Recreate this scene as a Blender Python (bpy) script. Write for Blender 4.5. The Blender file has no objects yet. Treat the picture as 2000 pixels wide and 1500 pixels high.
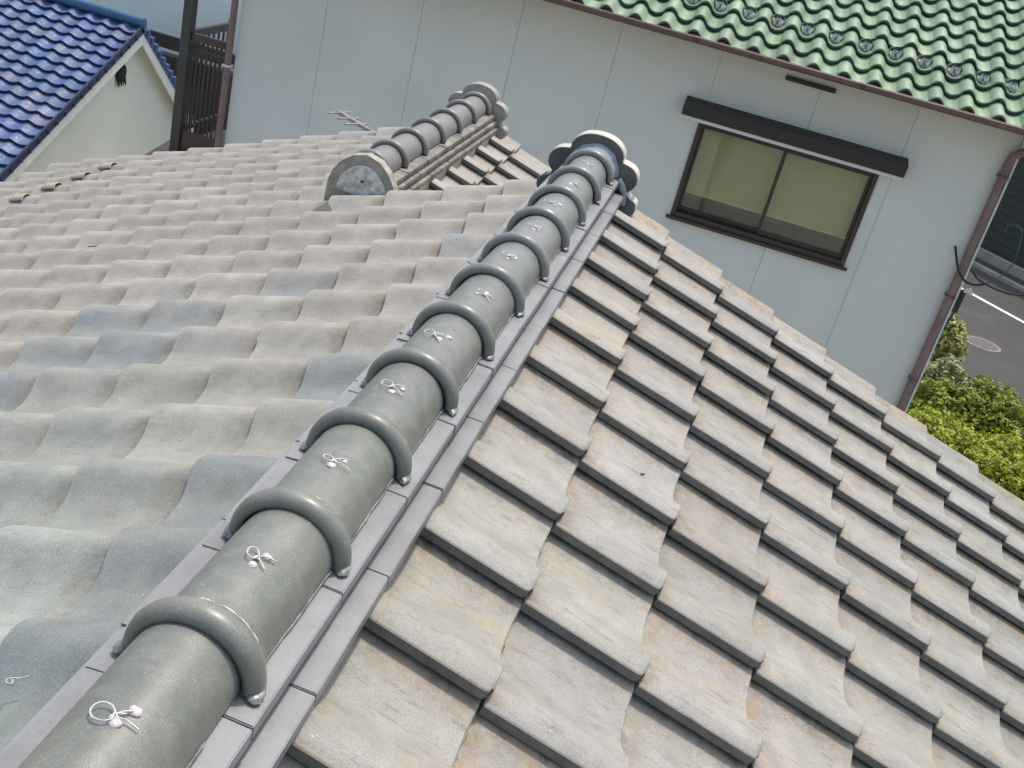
import bpy, bmesh, math, random
from mathutils import Vector, Matrix, noise
R = math.radians
random.seed(7)
sc = bpy.context.scene
COL = sc.collection

# ------------------------------------------------------------------ camera, sky, sun, exposure
CAM_POS = Vector((0.3935, 0.0, 0.9152))
CAM_M = ((0.94520363, 0.23018073, 0.2315317),
         (0.30613115, -0.37840279, -0.87355312),
         (-0.11346285, 0.89656464, -0.42813318))
FPX = 2161.83                                    # focal length in pixels of a 2000 px wide picture
camd = bpy.data.cameras.new('camera')
camd.sensor_width = 36.0
camd.lens = FPX / 2000.0 * 36.0
camd.clip_start = 0.02
camd.clip_end = 3000
cam = bpy.data.objects.new('camera', camd)
COL.objects.link(cam)
r_, u_, f_ = Vector(CAM_M[0]), -Vector(CAM_M[1]), Vector(CAM_M[2])
mw = Matrix.Identity(4)
for k in range(3):
    mw[k][0], mw[k][1], mw[k][2], mw[k][3] = r_[k], u_[k], -f_[k], CAM_POS[k]
cam.matrix_world = mw
sc.camera = cam

SUN_EL, SUN_AZ = 66.0, 15.0                      # azimuth clockwise from +Y
world = bpy.data.worlds.new('World')
sc.world = world
world.use_nodes = True
wn = world.node_tree
sky = wn.nodes.new('ShaderNodeTexSky')
sky.sky_type = 'NISHITA'
sky.sun_disc = False
sky.sun_elevation = R(SUN_EL)
sky.sun_rotation = R(SUN_AZ)
sky.dust_density = 4.0
sky.air_density = 1.5
sky.ozone_density = 1.0
wn.links.new(sky.outputs[0], wn.nodes['Background'].inputs[0])
wn.nodes['Background'].inputs[1].default_value = 0.15
sd = bpy.data.lights.new('sun', 'SUN')
sd.energy = 2.0
sd.angle = R(3.0)
sd.color = (1.0, 0.95, 0.88)
sun = bpy.data.objects.new('sun', sd)
COL.objects.link(sun)
sdir = Vector((math.cos(R(SUN_EL)) * math.sin(R(SUN_AZ)), math.cos(R(SUN_EL)) * math.cos(R(SUN_AZ)), math.sin(R(SUN_EL))))
sun.rotation_euler = sdir.to_track_quat('Z', 'Y').to_euler()
sun.location = (0, 0, 20)
vs = sc.view_settings
vs.view_transform = 'Standard'
vs.look = 'None'
vs.exposure = 0.47
vs.gamma = 1.0
vs.use_curve_mapping = False
sc.cycles.use_denoising = True
sc.cycles.max_bounces = 6


def pix(p):
    """picture position (2000 x 1500) of a world point"""
    d = Vector(p) - CAM_POS
    x, y, z = (sum(CAM_M[a][b] * d[b] for b in range(3)) for a in range(3))
    if z < 0.05:
        return (-9e9, -9e9)
    return (1000 + FPX * x / z, 750 + FPX * y / z)


def seen(p, m=0):
    x, y = pix(p)
    return -m < x < 2000 + m and -m < y < 1500 + m


# ------------------------------------------------------------------ objects and meshes
def tag(o, label=None, cat=None, group=None, kind=None):
    if label: o['label'] = label
    if cat: o['category'] = cat
    if group: o['group'] = group
    if kind: o['kind'] = kind
    return o


def empty(name, loc=(0, 0, 0), parent=None):
    o = bpy.data.objects.new(name, None)
    o.empty_display_size = 0.2
    o.location = loc
    COL.objects.link(o)
    if parent: o.parent = parent
    return o


def link(name, me, mat=None, parent=None, mtx=None):
    o = bpy.data.objects.new(name, me)
    if mat and not me.materials:
        me.materials.append(mat)
    COL.objects.link(o)
    if parent: o.parent = parent
    if mtx is not None: o.matrix_basis = mtx
    return o


def lap(src, parent, mtx=None):
    """a copy that shares its mesh"""
    o = src.copy()
    COL.objects.link(o)
    o.parent = parent
    if mtx is not None: o.matrix_basis = mtx
    return o


class MB:
    def __init__(s):
        s.v, s.f, s.sm, s.mi = [], [], [], {}

    def add(s, vs_, fs, smooth=False):
        b = len(s.v)
        s.v += [tuple(v) for v in vs_]
        s.f += [tuple(b + i for i in f) for f in fs]
        s.sm += [smooth] * len(fs)
        return s

    def box(s, x0, x1, y0, y1, z0, z1, b=0.0, M=None):
        if b <= 0:
            vs_ = [(x, y, z) for z in (z0, z1) for y in (y0, y1) for x in (x0, x1)]
            fs = [(0, 2, 3, 1), (4, 5, 7, 6), (0, 1, 5, 4), (2, 6, 7, 3), (0, 4, 6, 2), (1, 3, 7, 5)]
            if M: vs_ = [M @ Vector(v) for v in vs_]
            return s.add(vs_, fs)
        bm = bmesh.new()
        bmesh.ops.create_cube(bm, size=1.0)
        for v in bm.verts:
            v.co = ((x0 + x1) / 2 + v.co.x * (x1 - x0), (y0 + y1) / 2 + v.co.y * (y1 - y0), (z0 + z1) / 2 + v.co.z * (z1 - z0))
        bmesh.ops.bevel(bm, geom=list(bm.edges), offset=b, segments=1, affect='EDGES', profile=0.7)
        bm.verts.index_update()
        vs_ = [v.co.copy() for v in bm.verts]
        fs = [tuple(v.index for v in f.verts) for f in bm.faces]
        bm.free()
        if M: vs_ = [M @ v for v in vs_]
        return s.add(vs_, fs)

    def grid(s, rows, smooth=True, closed=False, flip=False, mi=0):
        f0 = len(s.f)
        n = len(rows[0])
        vs_ = [p for r in rows for p in r]
        fs = []
        for a in range(len(rows) - 1):
            for c in range(n if closed else n - 1):
                d = (c + 1) % n
                q = (a * n + c, a * n + d, (a + 1) * n + d, (a + 1) * n + c)
                fs.append(q[::-1] if flip else q)
        s.add(vs_, fs, smooth)
        if mi:
            for k in range(f0, len(s.f)): s.mi[k] = mi
        return s

    def tube(s, pts, rad, seg=6, caps=True, smooth=True):
        pts = [Vector(p) for p in pts]
        n = len(pts)
        rr = rad if isinstance(rad, (list, tuple)) else [rad] * n
        rows = []
        prev = None
        for i in range(n):
            t = (pts[min(i + 1, n - 1)] - pts[max(i - 1, 0)]).normalized()
            ref = prev if prev is not None else (Vector((0, 0, 1)) if abs(t.z) < 0.9 else Vector((1, 0, 0)))
            a = (ref - t * ref.dot(t)).normalized()
            b = t.cross(a)
            prev = a
            rows.append([pts[i] + (a * math.cos(q) + b * math.sin(q)) * rr[i] for q in (2 * math.pi * k / seg for k in range(seg))])
        s.grid(rows, smooth, True, True)
        if caps:
            s.add(rows[0], [tuple(range(seg))])
            s.add(rows[-1], [tuple(range(seg))[::-1]])
        return s

    def prism(s, poly, M, depth):
        """outline (x,y) extruded along local z, placed by M"""
        n = len(poly)
        a = [M @ Vector((x, y, 0)) for x, y in poly]
        b = [M @ Vector((x, y, depth)) for x, y in poly]
        s.add(a, [tuple(range(n))[::-1]])
        s.add(b, [tuple(range(n))])
        s.add(a + b, [(i, (i + 1) % n, n + (i + 1) % n, n + i) for i in range(n)])
        return s

    def mesh(s, name):
        me = bpy.data.meshes.new(name)
        me.from_pydata(s.v, [], s.f)
        me.polygons.foreach_set('use_smooth', s.sm)
        for k, q in s.mi.items(): me.polygons[k].material_index = q
        me.update()
        return me

    def build(s, name, mat, parent=None, mtx=None):
        return link(name, s.mesh(name), mat, parent, mtx)


def frame(o, x, y, z):
    """matrix from an origin and three axes"""
    m = Matrix.Identity(4)
    for k in range(3):
        m[k][0], m[k][1], m[k][2], m[k][3] = x[k], y[k], z[k], o[k]
    return m


# ------------------------------------------------------------------ materials
def new_mat(name):
    m = bpy.data.materials.new(name)
    m.use_nodes = True
    nt = m.node_tree
    return m, nt, nt.nodes['Principled BSDF']


def nd(nt, t, **kw):
    n = nt.nodes.new(t)
    for k, v in kw.items():
        setattr(n, k, v)
    return n


def tex_noise(nt, vec, scale, detail=4, rough=0.55):
    n = nd(nt, 'ShaderNodeTexNoise')
    n.inputs['Scale'].default_value = scale
    n.inputs['Detail'].default_value = detail
    n.inputs['Roughness'].default_value = rough
    if vec is not None: nt.links.new(vec, n.inputs['Vector'])
    return n.outputs['Fac']


def remap(nt, val, a, b, c=0.0, d=1.0):
    n = nd(nt, 'ShaderNodeMapRange')
    for k, x in zip(('From Min', 'From Max', 'To Min', 'To Max'), (a, b, c, d)):
        n.inputs[k].default_value = x
    nt.links.new(val, n.inputs['Value'])
    return n.outputs['Result']


def mixc(nt, fac, a, b, blend='MIX'):
    n = nd(nt, 'ShaderNodeMix', data_type='RGBA', blend_type=blend)
    for sck, v in ((n.inputs['Factor'], fac), (n.inputs['A'], a), (n.inputs['B'], b)):
        if isinstance(v, bpy.types.NodeSocket): nt.links.new(v, sck)
        elif isinstance(v, (int, float)): sck.default_value = v
        else: sck.default_value = (*v, 1.0)
    return n.outputs['Result']


def mth(nt, op, a, b=None):
    n = nd(nt, 'ShaderNodeMath', operation=op)
    for i, v in enumerate((a, b)):
        if v is None: continue
        if isinstance(v, bpy.types.NodeSocket): nt.links.new(v, n.inputs[i])
        else: n.inputs[i].default_value = v
    return n.outputs[0]


def position(nt, scale=None):
    g = nd(nt, 'ShaderNodeNewGeometry')
    if scale is None: return g.outputs['Position']
    v = nd(nt, 'ShaderNodeVectorMath', operation='MULTIPLY')
    nt.links.new(g.outputs['Position'], v.inputs[0])
    v.inputs[1].default_value = scale
    return v.outputs[0]


def bump(nt, bsdf, h, strength, dist=0.002):
    b = nd(nt, 'ShaderNodeBump')
    b.inputs['Strength'].default_value = strength
    b.inputs['Distance'].default_value = dist
    nt.links.new(h, b.inputs['Height'])
    nt.links.new(b.outputs[0], bsdf.inputs['Normal'])


def rand(nt, island):
    if island:
        return nd(nt, 'ShaderNodeNewGeometry').outputs['Random Per Island']
    return nd(nt, 'ShaderNodeObjectInfo').outputs['Random']


def white(nt, v, seed):
    w = nd(nt, 'ShaderNodeTexWhiteNoise', noise_dimensions='2D')
    c = nd(nt, 'ShaderNodeCombineXYZ')
    nt.links.new(v, c.inputs[0])
    c.inputs[1].default_value = seed
    nt.links.new(c.outputs[0], w.inputs['Vector'])
    return w.outputs['Value']


def plain(name, col, rough=0.6, var=0.12, scale=6.0, fine=90.0, bmp=0.15, metal=0.0, dirt=None, spec=0.5, stretch=None):
    m, nt, b = new_mat(name)
    p = position(nt, stretch)
    n1 = tex_noise(nt, p, scale, 5)
    n2 = tex_noise(nt, p, fine, 3)
    f = mth(nt, 'ADD', remap(nt, n1, 0.3, 0.7, 1 - var, 1 + var), remap(nt, n2, 0.3, 0.7, -var * 0.5, var * 0.5))
    c = mixc(nt, 1.0, col, f, 'MULTIPLY')
    if dirt:
        c = mixc(nt, remap(nt, tex_noise(nt, p, scale * 0.6, 7, 0.65), 0.52, 0.72), c, dirt)
    nt.links.new(c, b.inputs['Base Color'])
    b.inputs['Roughness'].default_value = rough
    b.inputs['Metallic'].default_value = metal
    b.inputs['Specular IOR Level'].default_value = spec
    nt.links.new(remap(nt, n1, 0.3, 0.7, max(0.02, rough - 0.08), min(1, rough + 0.08)), b.inputs['Roughness'])
    if bmp: bump(nt, b, n2, bmp)
    return m


def old_tile_mat(name, island=False, blue=False):
    m, nt, b = new_mat(name)
    p = position(nt)
    rnd = rand(nt, island)
    green, beige, pink = (0.268, 0.292, 0.262), (0.325, 0.306, 0.272), (0.310, 0.294, 0.268)
    big = tex_noise(nt, p, 0.9, 3)
    sx = nd(nt, 'ShaderNodeSeparateXYZ')
    nt.links.new(p, sx.inputs[0])
    # broad tint by position: greener towards the bottom of the slopes and the near end, pinker along the far side of the right slope
    side = remap(nt, mth(nt, 'ADD', sx.outputs['X'], mth(nt, 'MULTIPLY', big, 0.7)), 0.05, 0.6)
    near = remap(nt, mth(nt, 'ADD', sx.outputs['Y'], mth(nt, 'MULTIPLY', big, 1.2)), 1.5, 3.4)
    c = mixc(nt, near, green, beige)
    c = mixc(nt, mth(nt, 'MULTIPLY', side, remap(nt, white(nt, rnd, 3.1), 0, 1, 0.35, 1.0)), c, pink)
    far_r = remap(nt, sx.outputs['X'], 0.9, 1.9)
    c = mixc(nt, mth(nt, 'MULTIPLY', far_r, 0.75), c, green)
    if blue:
        c = mixc(nt, remap(nt, tex_noise(nt, p, 9, 5), 0.35, 0.65, 0.35, 0.85), c, (0.19, 0.22, 0.228))
    # each tile its own tone
    c = mixc(nt, 1.0, c, remap(nt, white(nt, rnd, 1.7), 0, 1, 0.90, 1.07), 'MULTIPLY')
    warm = mixc(nt, remap(nt, white(nt, rnd, 9.2), 0.3, 1, 0.0, 0.35), (1, 1, 1), (1.05, 0.97, 0.88))
    c = mixc(nt, 1.0, c, warm, 'MULTIPLY')
    # blotches, streaks down the slope, ochre stains and dark lichen specks
    bl = tex_noise(nt, p, 14, 6, 0.62)
    c = mixc(nt, 1.0, c, remap(nt, bl, 0.28, 0.72, 0.80, 1.14), 'MULTIPLY')
    st = tex_noise(nt, position(nt, (4.0, 26.0, 4.0)), 1.0, 5, 0.6)
    c = mixc(nt, mth(nt, 'MULTIPLY', remap(nt, st, 0.53, 0.68), mth(nt, 'MULTIPLY', remap(nt, white(nt, rnd, 5.5), 0.25, 1, 0, 0.9), remap(nt, sx.outputs['X'], -0.2, 0.1, 0.35, 1.0))), c, (0.345, 0.28, 0.175))
    dk = tex_noise(nt, position(nt, (9.0, 30.0, 9.0)), 1.7, 6, 0.7)
    c = mixc(nt, mth(nt, 'MULTIPLY', remap(nt, dk, 0.55, 0.70), remap(nt, sx.outputs['X'], -0.2, 0.1, 0.35, 0.75)), c, (0.17, 0.145, 0.115))
    if not island:                                # gritty ochre dirt washed into the joints, broken up by noise
        ob = nd(nt, 'ShaderNodeSeparateXYZ')
        nt.links.new(nd(nt, 'ShaderNodeTexCoord').outputs['Object'], ob.inputs[0])
        gr = tex_noise(nt, p, 55, 6, 0.7)
        top = remap(nt, ob.outputs['X'], -0.165, -0.238)
        sid = remap(nt, ob.outputs['Y'], 0.205, 0.264)
        g = mth(nt, 'MULTIPLY', mth(nt, 'MAXIMUM', top, sid), remap(nt, gr, 0.36, 0.58))
        g = mth(nt, 'MULTIPLY', g, remap(nt, white(nt, rnd, 7.7), 0.0, 0.8, 0.35, 1.0))
        c = mixc(nt, g, c, mixc(nt, remap(nt, tex_noise(nt, p, 16, 3), 0.4, 0.6), (0.30, 0.22, 0.125), (0.16, 0.13, 0.095)))
    sp = tex_noise(nt, p, 420, 2)
    c = mixc(nt, 1.0, c, remap(nt, sp, 0.3, 0.7, 0.78, 1.2), 'MULTIPLY')
    c = mixc(nt, remap(nt, tex_noise(nt, p, 95, 2), 0.76, 0.79), c, (0.6, 0.58, 0.53))
    c = mixc(nt, remap(nt, tex_noise(nt, position(nt, (1.0, 1.0, 1.3)), 70, 2), 0.775, 0.80), c, (0.12, 0.10, 0.08))
    nt.links.new(c, b.inputs['Base Color'])
    nt.links.new(remap(nt, bl, 0.3, 0.7, 0.5, 0.68), b.inputs['Roughness'])
    b.inputs['Specular IOR Level'].default_value = 0.4
    bump(nt, b, mth(nt, 'ADD', sp, mth(nt, 'MULTIPLY', bl, 1.5)), 0.25, 0.0015)
    return m


def glazed(name, col, alt, rough=0.22, island=False, coat=0.12, spec=0.5):
    m, nt, b = new_mat(name)
    p = position(nt)
    rnd = rand(nt, island)
    c = mixc(nt, remap(nt, white(nt, rnd, 2.3), 0.45, 1.0, 0, 0.8), col, alt)
    c = mixc(nt, 1.0, c, remap(nt, white(nt, rnd, 6.3), 0, 1, 0.82, 1.12), 'MULTIPLY')
    c = mixc(nt, 1.0, c, remap(nt, tex_noise(nt, p, 9, 5), 0.3, 0.7, 0.86, 1.12), 'MULTIPLY')
    c = mixc(nt, remap(nt, tex_noise(nt, p, 4.5, 6, 0.7), 0.6, 0.8, 0, 0.45), c, (0.16, 0.17, 0.13))
    nt.links.new(c, b.inputs['Base Color'])
    nt.links.new(remap(nt, tex_noise(nt, p, 22, 4), 0.3, 0.7, rough * 0.75, rough * 1.5), b.inputs['Roughness'])
    b.inputs['Coat Weight'].default_value = coat
    b.inputs['Specular IOR Level'].default_value = spec
    b.inputs['Coat Roughness'].default_value = 0.08
    bump(nt, b, tex_noise(nt, p, 25, 2), 0.06, 0.004)
    return m


def cap_mat(name):
    m, nt, b = new_mat(name)
    p = position(nt)
    ob = nd(nt, 'ShaderNodeTexCoord').outputs['Object']
    rnd = rand(nt, False)
    sx = nd(nt, 'ShaderNodeSeparateXYZ')
    nt.links.new(p, sx.inputs[0])
    c = mixc(nt, remap(nt, tex_noise(nt, p, 5, 4), 0.3, 0.7), (0.108, 0.118, 0.098), (0.145, 0.15, 0.13))
    c = mixc(nt, remap(nt, sx.outputs['Y'], 1.6, 2.6, 0, 0.8), c, (0.168, 0.171, 0.168))   # batch of greyer caps further along
    c = mixc(nt, 1.0, c, remap(nt, white(nt, rnd, 4.4), 0, 1, 0.84, 1.12), 'MULTIPLY')
    ds = tex_noise(nt, position(nt, (8.0, 30.0, 3.0)), 1.0, 6, 0.65)
    c = mixc(nt, remap(nt, ds, 0.52, 0.72, 0, 0.5), c, (0.21, 0.208, 0.18))
    c = mixc(nt, remap(nt, tex_noise(nt, p, 35, 5, 0.7), 0.60, 0.72, 0, 0.6), c, (0.075, 0.08, 0.07))
    cr = nd(nt, 'ShaderNodeTexVoronoi', feature='DISTANCE_TO_EDGE')
    cr.inputs['Scale'].default_value = 430
    nt.links.new(p, cr.inputs['Vector'])
    f = remap(nt, cr.outputs['Distance'], 0.0, 0.12, 1.0, 0.0)
    c = mixc(nt, mth(nt, 'MULTIPLY', f, remap(nt, tex_noise(nt, p, 30, 3), 0.4, 0.62, 0.2, 0.7)), c, (0.31, 0.31, 0.28))
    sp = tex_noise(nt, p, 500, 2)
    c = mixc(nt, 1.0, c, remap(nt, sp, 0.3, 0.7, 0.85, 1.15), 'MULTIPLY')
    c = mixc(nt, remap(nt, tex_noise(nt, p, 120, 2), 0.76, 0.79), c, (0.6, 0.6, 0.55))
    nt.links.new(c, b.inputs['Base Color'])
    nt.links.new(remap(nt, tex_noise(nt, p, 18, 4), 0.3, 0.7, 0.32, 0.52), b.inputs['Roughness'])
    b.inputs['Coat Weight'].default_value = 0.10
    b.inputs['Coat Roughness'].default_value = 0.12
    bump(nt, b, sp, 0.06, 0.001)
    return m


M_tile = old_tile_mat('weathered_tile')
M_tile_i = old_tile_mat('weathered_tile_field', island=True)
M_tile_blue = old_tile_mat('replacement_tile', blue=True)
M_cap = cap_mat('grey_ridge_glaze')
M_cap2 = plain('old_grey_ridge', (0.185, 0.177, 0.165), 0.42, 0.1, 8, 200, 0.06)
M_noshi = plain('smooth_grey_ridge_slab', (0.220, 0.222, 0.227), 0.42, 0.12, 9, 160, 0.08, dirt=(0.18, 0.175, 0.168))
M_noshi2 = plain('dirty_ridge_slab', (0.15, 0.143, 0.125), 0.6, 0.25, 14, 150, 0.15, dirt=(0.42, 0.38, 0.27))
M_mortar = plain('grey_mortar', (0.33, 0.32, 0.30), 0.9, 0.3, 30, 140, 0.6)
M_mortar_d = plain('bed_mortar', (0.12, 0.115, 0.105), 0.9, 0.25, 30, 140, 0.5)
M_seal = plain('white_sealant', (0.62, 0.62, 0.60), 0.35, 0.1, 60, 300, 0.2)
M_seal_g = plain('clear_grey_sealant', (0.19, 0.195, 0.19), 0.3, 0.25, 90, 300, 0.3)
M_seal_p = plain('pinkish_resin', (0.52, 0.45, 0.46), 0.3, 0.2, 90, 300, 0.2)
M_bluemortar = plain('blue_grey_plaster', (0.25, 0.28, 0.32), 0.75, 0.15, 20, 140, 0.3)
M_wire = plain('dull_steel_wire', (0.58, 0.56, 0.54), 0.45, 0.2, 60, 200, 0)
M_oni = plain('dark_end_tile', (0.085, 0.093, 0.093), 0.6, 0.3, 14, 160, 0.3, dirt=(0.15, 0.155, 0.15))
M_oni_rim = plain('pale_end_tile_rim', (0.50, 0.48, 0.41), 0.6, 0.15, 18, 120, 0.3, dirt=(0.3, 0.29, 0.25))
M_oni2 = plain('pale_end_tile', (0.33, 0.305, 0.26), 0.6, 0.2, 14, 120, 0.3, dirt=(0.25, 0.24, 0.21))
M_deck = plain('roof_underlay', (0.10, 0.09, 0.08), 0.9, 0.2)
M_wall_main = plain('plaster_wall', (0.55, 0.53, 0.48), 0.8, 0.06)
M_wood = plain('dark_brown_timber', (0.055, 0.04, 0.033), 0.55, 0.25, 10, 120, 0.2)


# ------------------------------------------------------------------ roof tile
def tile_mesh(name, prof, exp, lapu, thick, tilt, lip, corner, edge=1, rim=(0, .0025), butt=0):
    """pantile: u = down the slope (butt end at u = 0), v = across (raised lip at v = 0); prof = [(v, height)]"""
    mb = MB()
    us = [-(exp + lapu)] + [u for u in (-exp * 0.66, -exp * 0.33) if u > -(exp + lapu) + .01] + [-corner * 1.5, -corner * 0.6, -corner * 0.2, 0.0]
    if lapu > .01: us = [us[0], -exp - .004, -exp + .002] + us[1:]
    rows, rows2 = [], []
    c = 0.0025
    vmax = prof[-1][0]
    for u in us:
        t = max(0.0, (u + corner) / corner)
        cut = corner * (1 - math.sqrt(max(0, 1 - t * t))) * 0.85 if t > 0 else 0.0
        if u < -exp - .002: cut = .034
        h = tilt * (1 + u / exp)
        row = []
        for v, z in prof:
            vv = cut + (vmax - cut) * v / vmax if v < 0.1 else v
            if v < 0.1: vv = v + cut * (1 - v / 0.1)
            row.append((u, vv, z + h))
        rows.append(row)
    mb.grid(rows, True, flip=False)
    # lip side, with a narrow worn edge
    top = [r[0] for r in rows]
    e1 = [(p[0], p[1] - c, p[2] - c * 0.9) for p in top]
    e2 = [(p[0], p[1] - c, p[2] - lip) for p in top]
    e3 = [(p[0], p[1] + 0.012, p[2] - lip) for p in top]
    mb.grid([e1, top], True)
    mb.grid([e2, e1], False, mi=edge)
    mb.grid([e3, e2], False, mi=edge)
    # butt end
    b0 = rows[-1]
    c = rim[1]
    b1 = [(p[0] + c, p[1], p[2] - c * 0.8) for p in b0]
    b2 = [(p[0] + c, p[1], p[2] - thick) for p in b0]
    b3 = [(p[0] - 0.03, p[1], p[2] - thick) for p in b0]
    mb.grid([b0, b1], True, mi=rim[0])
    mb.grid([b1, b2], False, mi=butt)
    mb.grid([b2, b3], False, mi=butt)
    # far side
    s0 = [r[-1] for r in rows]
    s1 = [(p[0], p[1], p[2] - thick) for p in s0]
    mb.grid([s0, s1], False)
    return mb.mesh(name)


PROF = [(0, .0400), (.008, .0434), (.020, .0468), (.036, .0478), (.052, .0452), (.068, .0388), (.086, .0288), (.104, .0182), (.122, .0097),
        (.142, .0040), (.165, .001), (.19, 0), (.22, .0018), (.245, .0065), (.266, .0120), (.30, .0135)]
M_edge = plain('dark_tile_edge', (0.150, 0.143, 0.128), 0.7, 0.25, 20, 150, 0.2)  # lip sides get a darker colour than the tile tops
TILE = tile_mesh('roof_tile', PROF, 0.2366, 0.05, 0.016, 0.021, 0.0195, 0.012)
TILE_S = tile_mesh('roof_tile', PROF, 0.2366, 0.0, 0.016, 0.021, 0.0195, 0.012)   # cut short under the ridge slabs
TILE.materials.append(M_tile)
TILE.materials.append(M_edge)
TILE_T = tile_mesh('roof_tile', PROF, 0.2366, -0.155, 0.016, 0.021, 0.0195, 0.012)
TILE_T2 = tile_mesh('roof_tile', PROF, 0.2366, -0.115, 0.016, 0.021, 0.0195, 0.012)
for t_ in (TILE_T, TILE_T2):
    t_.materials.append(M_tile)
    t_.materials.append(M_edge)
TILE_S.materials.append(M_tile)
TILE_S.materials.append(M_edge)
TILE_B = TILE.copy()
TILE_B.materials.clear()
TILE_B.materials.append(M_tile_blue)
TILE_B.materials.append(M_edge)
ZERO = Matrix.Identity(4)


class Slope:
    """tiles laid on a slope: individual tiles in view, the rest in one joined part"""
    def __init__(s, origin, udir, vdir, si, sj, jit=1.0):
        s.o, s.u, s.v = Vector(origin), Vector(udir), Vector(vdir)
        s.n = s.u.cross(s.v)
        s.si, s.sj, s.jit = si, sj, jit
        s.field = MB()
        s.count = 0

    def mtx(s, i, j):
        rj = random.uniform
        p = s.o + s.v * (i * s.si) + s.u * (j * s.sj)
        p += s.v * rj(-.002, .002) * s.jit + s.u * rj(-.003, .003) * s.jit + s.n * rj(-.0015, .0015) * s.jit
        m = frame(p, s.u, s.v, s.n)
        return m @ Matrix.Rotation(rj(-.006, .006) * s.jit, 4, 'Z') @ Matrix.Rotation(rj(-.006, .006) * s.jit, 4, 'X') @ Matrix.Rotation(rj(-.004, .004) * s.jit, 4, 'Y')

    def lay(s, i, j, me, parent, single, name='roof_tile'):
        m = s.mtx(i, j)
        if single:
            link(name, me, None, parent, m)
            s.count += 1
        else:
            vs_ = [m @ v.co for v in me.vertices]
            b = len(s.field.v)
            f0 = len(s.field.f)
            s.field.v += [tuple(v) for v in vs_]
            s.field.f += [tuple(b + k for k in p.vertices) for p in me.polygons]
            s.field.sm += [p.use_smooth for p in me.polygons]
            for k, p in enumerate(me.polygons):
                if p.material_index: s.field.mi[f0 + k] = p.material_index


# ------------------------------------------------------------------ the ground
GZ = -7.2
M_ground = plain('bare_ground', (0.27, 0.25, 0.21), 0.95, 0.25, 1.2, 30, 0.4)
M_asphalt = plain('asphalt', (0.050, 0.049, 0.046), 0.85, 0.3, 0.9, 40, 0.4, dirt=(0.075, 0.070, 0.062))
M_conc = plain('concrete', (0.34, 0.32, 0.28), 0.85, 0.15, 2.0, 50, 0.3, dirt=(0.22, 0.21, 0.18))
M_paint = plain('road_paint', (0.72, 0.72, 0.70), 0.7, 0.08, 4, 60, 0.2)
tag(MB().add([(-400, -400, GZ), (400, -400, GZ), (400, 600, GZ), (-400, 600, GZ)], [(0, 1, 2, 3)]).build('ground', M_ground), kind='structure')
RD = Vector((0.682, -0.731, 0)).normalized()      # direction of the road as the white line shows it
RN = Vector((-RD.y, RD.x, 0))
if RN.y < 0: RN = -RN
P_line = Vector((8.86, 31.2, GZ))


def road_strip(a, b, z, ext=120):
    p = P_line + RN * a
    q = P_line + RN * b
    z = GZ + z
    return [Vector((w.x, w.y, z)) for w in (p - RD * ext, p + RD * ext, q + RD * ext, q - RD * ext)]


rd = MB().add(road_strip(-13.0, 2.6, 0.004), [(0, 1, 2, 3)])
if rd.v and (Vector(rd.v[1]) - Vector(rd.v[0])).cross(Vector(rd.v[2]) - Vector(rd.v[1])).z < 0: rd.f = [f[::-1] for f in rd.f]
tag(rd.build('road', M_asphalt), kind='structure')
ln = MB().add(road_strip(-0.09, 0.09, 0.008), [(0, 1, 2, 3)])
ln.f = [f if (Vector(ln.v[1]) - Vector(ln.v[0])).cross(Vector(ln.v[2]) - Vector(ln.v[1])).z > 0 else f[::-1] for f in ln.f]
tag(ln.build('road_line', M_paint), kind='structure')
kb = MB()
Mk = frame(P_line, RD, RN, Vector((0, 0, 1)) if RD.cross(RN).z > 0 else Vector((0, 0, -1)))
sgn = 1 if RD.cross(RN).z > 0 else -1


def kbox(mb, x0, x1, y0, y1, z0, z1, b=0.0):
    mm = Matrix.Identity(4)
    for k in range(3):
        mm[k][0], mm[k][1], mm[k][2], mm[k][3] = RD[k], RN[k], (0, 0, 1)[k], P_line[k]
    return mb.box(x0, x1, y0, y1, z0, z1, b, mm)


kbox(kb, -60, 60, 2.6, 2.78, -0.05, 0.13, 0.02)
kbox(kb, -60, 60, 3.75, 3.95, -0.05, 0.30, 0.02)
tag(kb.build('kerb', M_conc), kind='structure')
gt = MB()
kbox(gt, -60, 60, 2.78, 3.75, -0.3, 0.012)
tag(gt.build('drain_channel', plain('dark_drain', (0.06, 0.055, 0.05), 0.8, 0.3)), kind='structure')

# manhole cover in the road
M_iron = plain('pinkish_worn_iron', (0.13, 0.115, 0.11), 0.6, 0.2, 12, 60, 0.3)
mh = empty('manhole_cover', (7.93, 27.4, GZ))
tag(mh, 'round rusty pink manhole cover set in the grey road', 'manhole cover')


def ring(mb, r0, r1, z0, z1, n=36):
    rows = [[(r * math.cos(2 * math.pi * k / n), r * math.sin(2 * math.pi * k / n), z) for k in range(n)] for r, z in ((r1, z0), (r1, z1), (r0, z1), (r0, z0))]
    return mb.grid(rows, False, True)


ring(MB(), 0.38, 0.45, 0, 0.018).build('frame', plain('iron_frame', (0.2, 0.19, 0.18), 0.7), mh)
lid = MB()
lid.add([(0, 0, .016)] + [(.375 * math.cos(2 * math.pi * k / 36), .375 * math.sin(2 * math.pi * k / 36), .016) for k in range(36)], [(0, 1 + k, 1 + (k + 1) % 36) for k in range(36)])
for a in range(-4, 5):
    for b_ in range(-4, 5):
        if math.hypot(a, b_) < 4.3:
            lid.box(a * .08 - .025, a * .08 + .025, b_ * .08 - .025, b_ * .08 + .025, .016, .022)
lid.build('lid', M_iron, mh)

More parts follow.
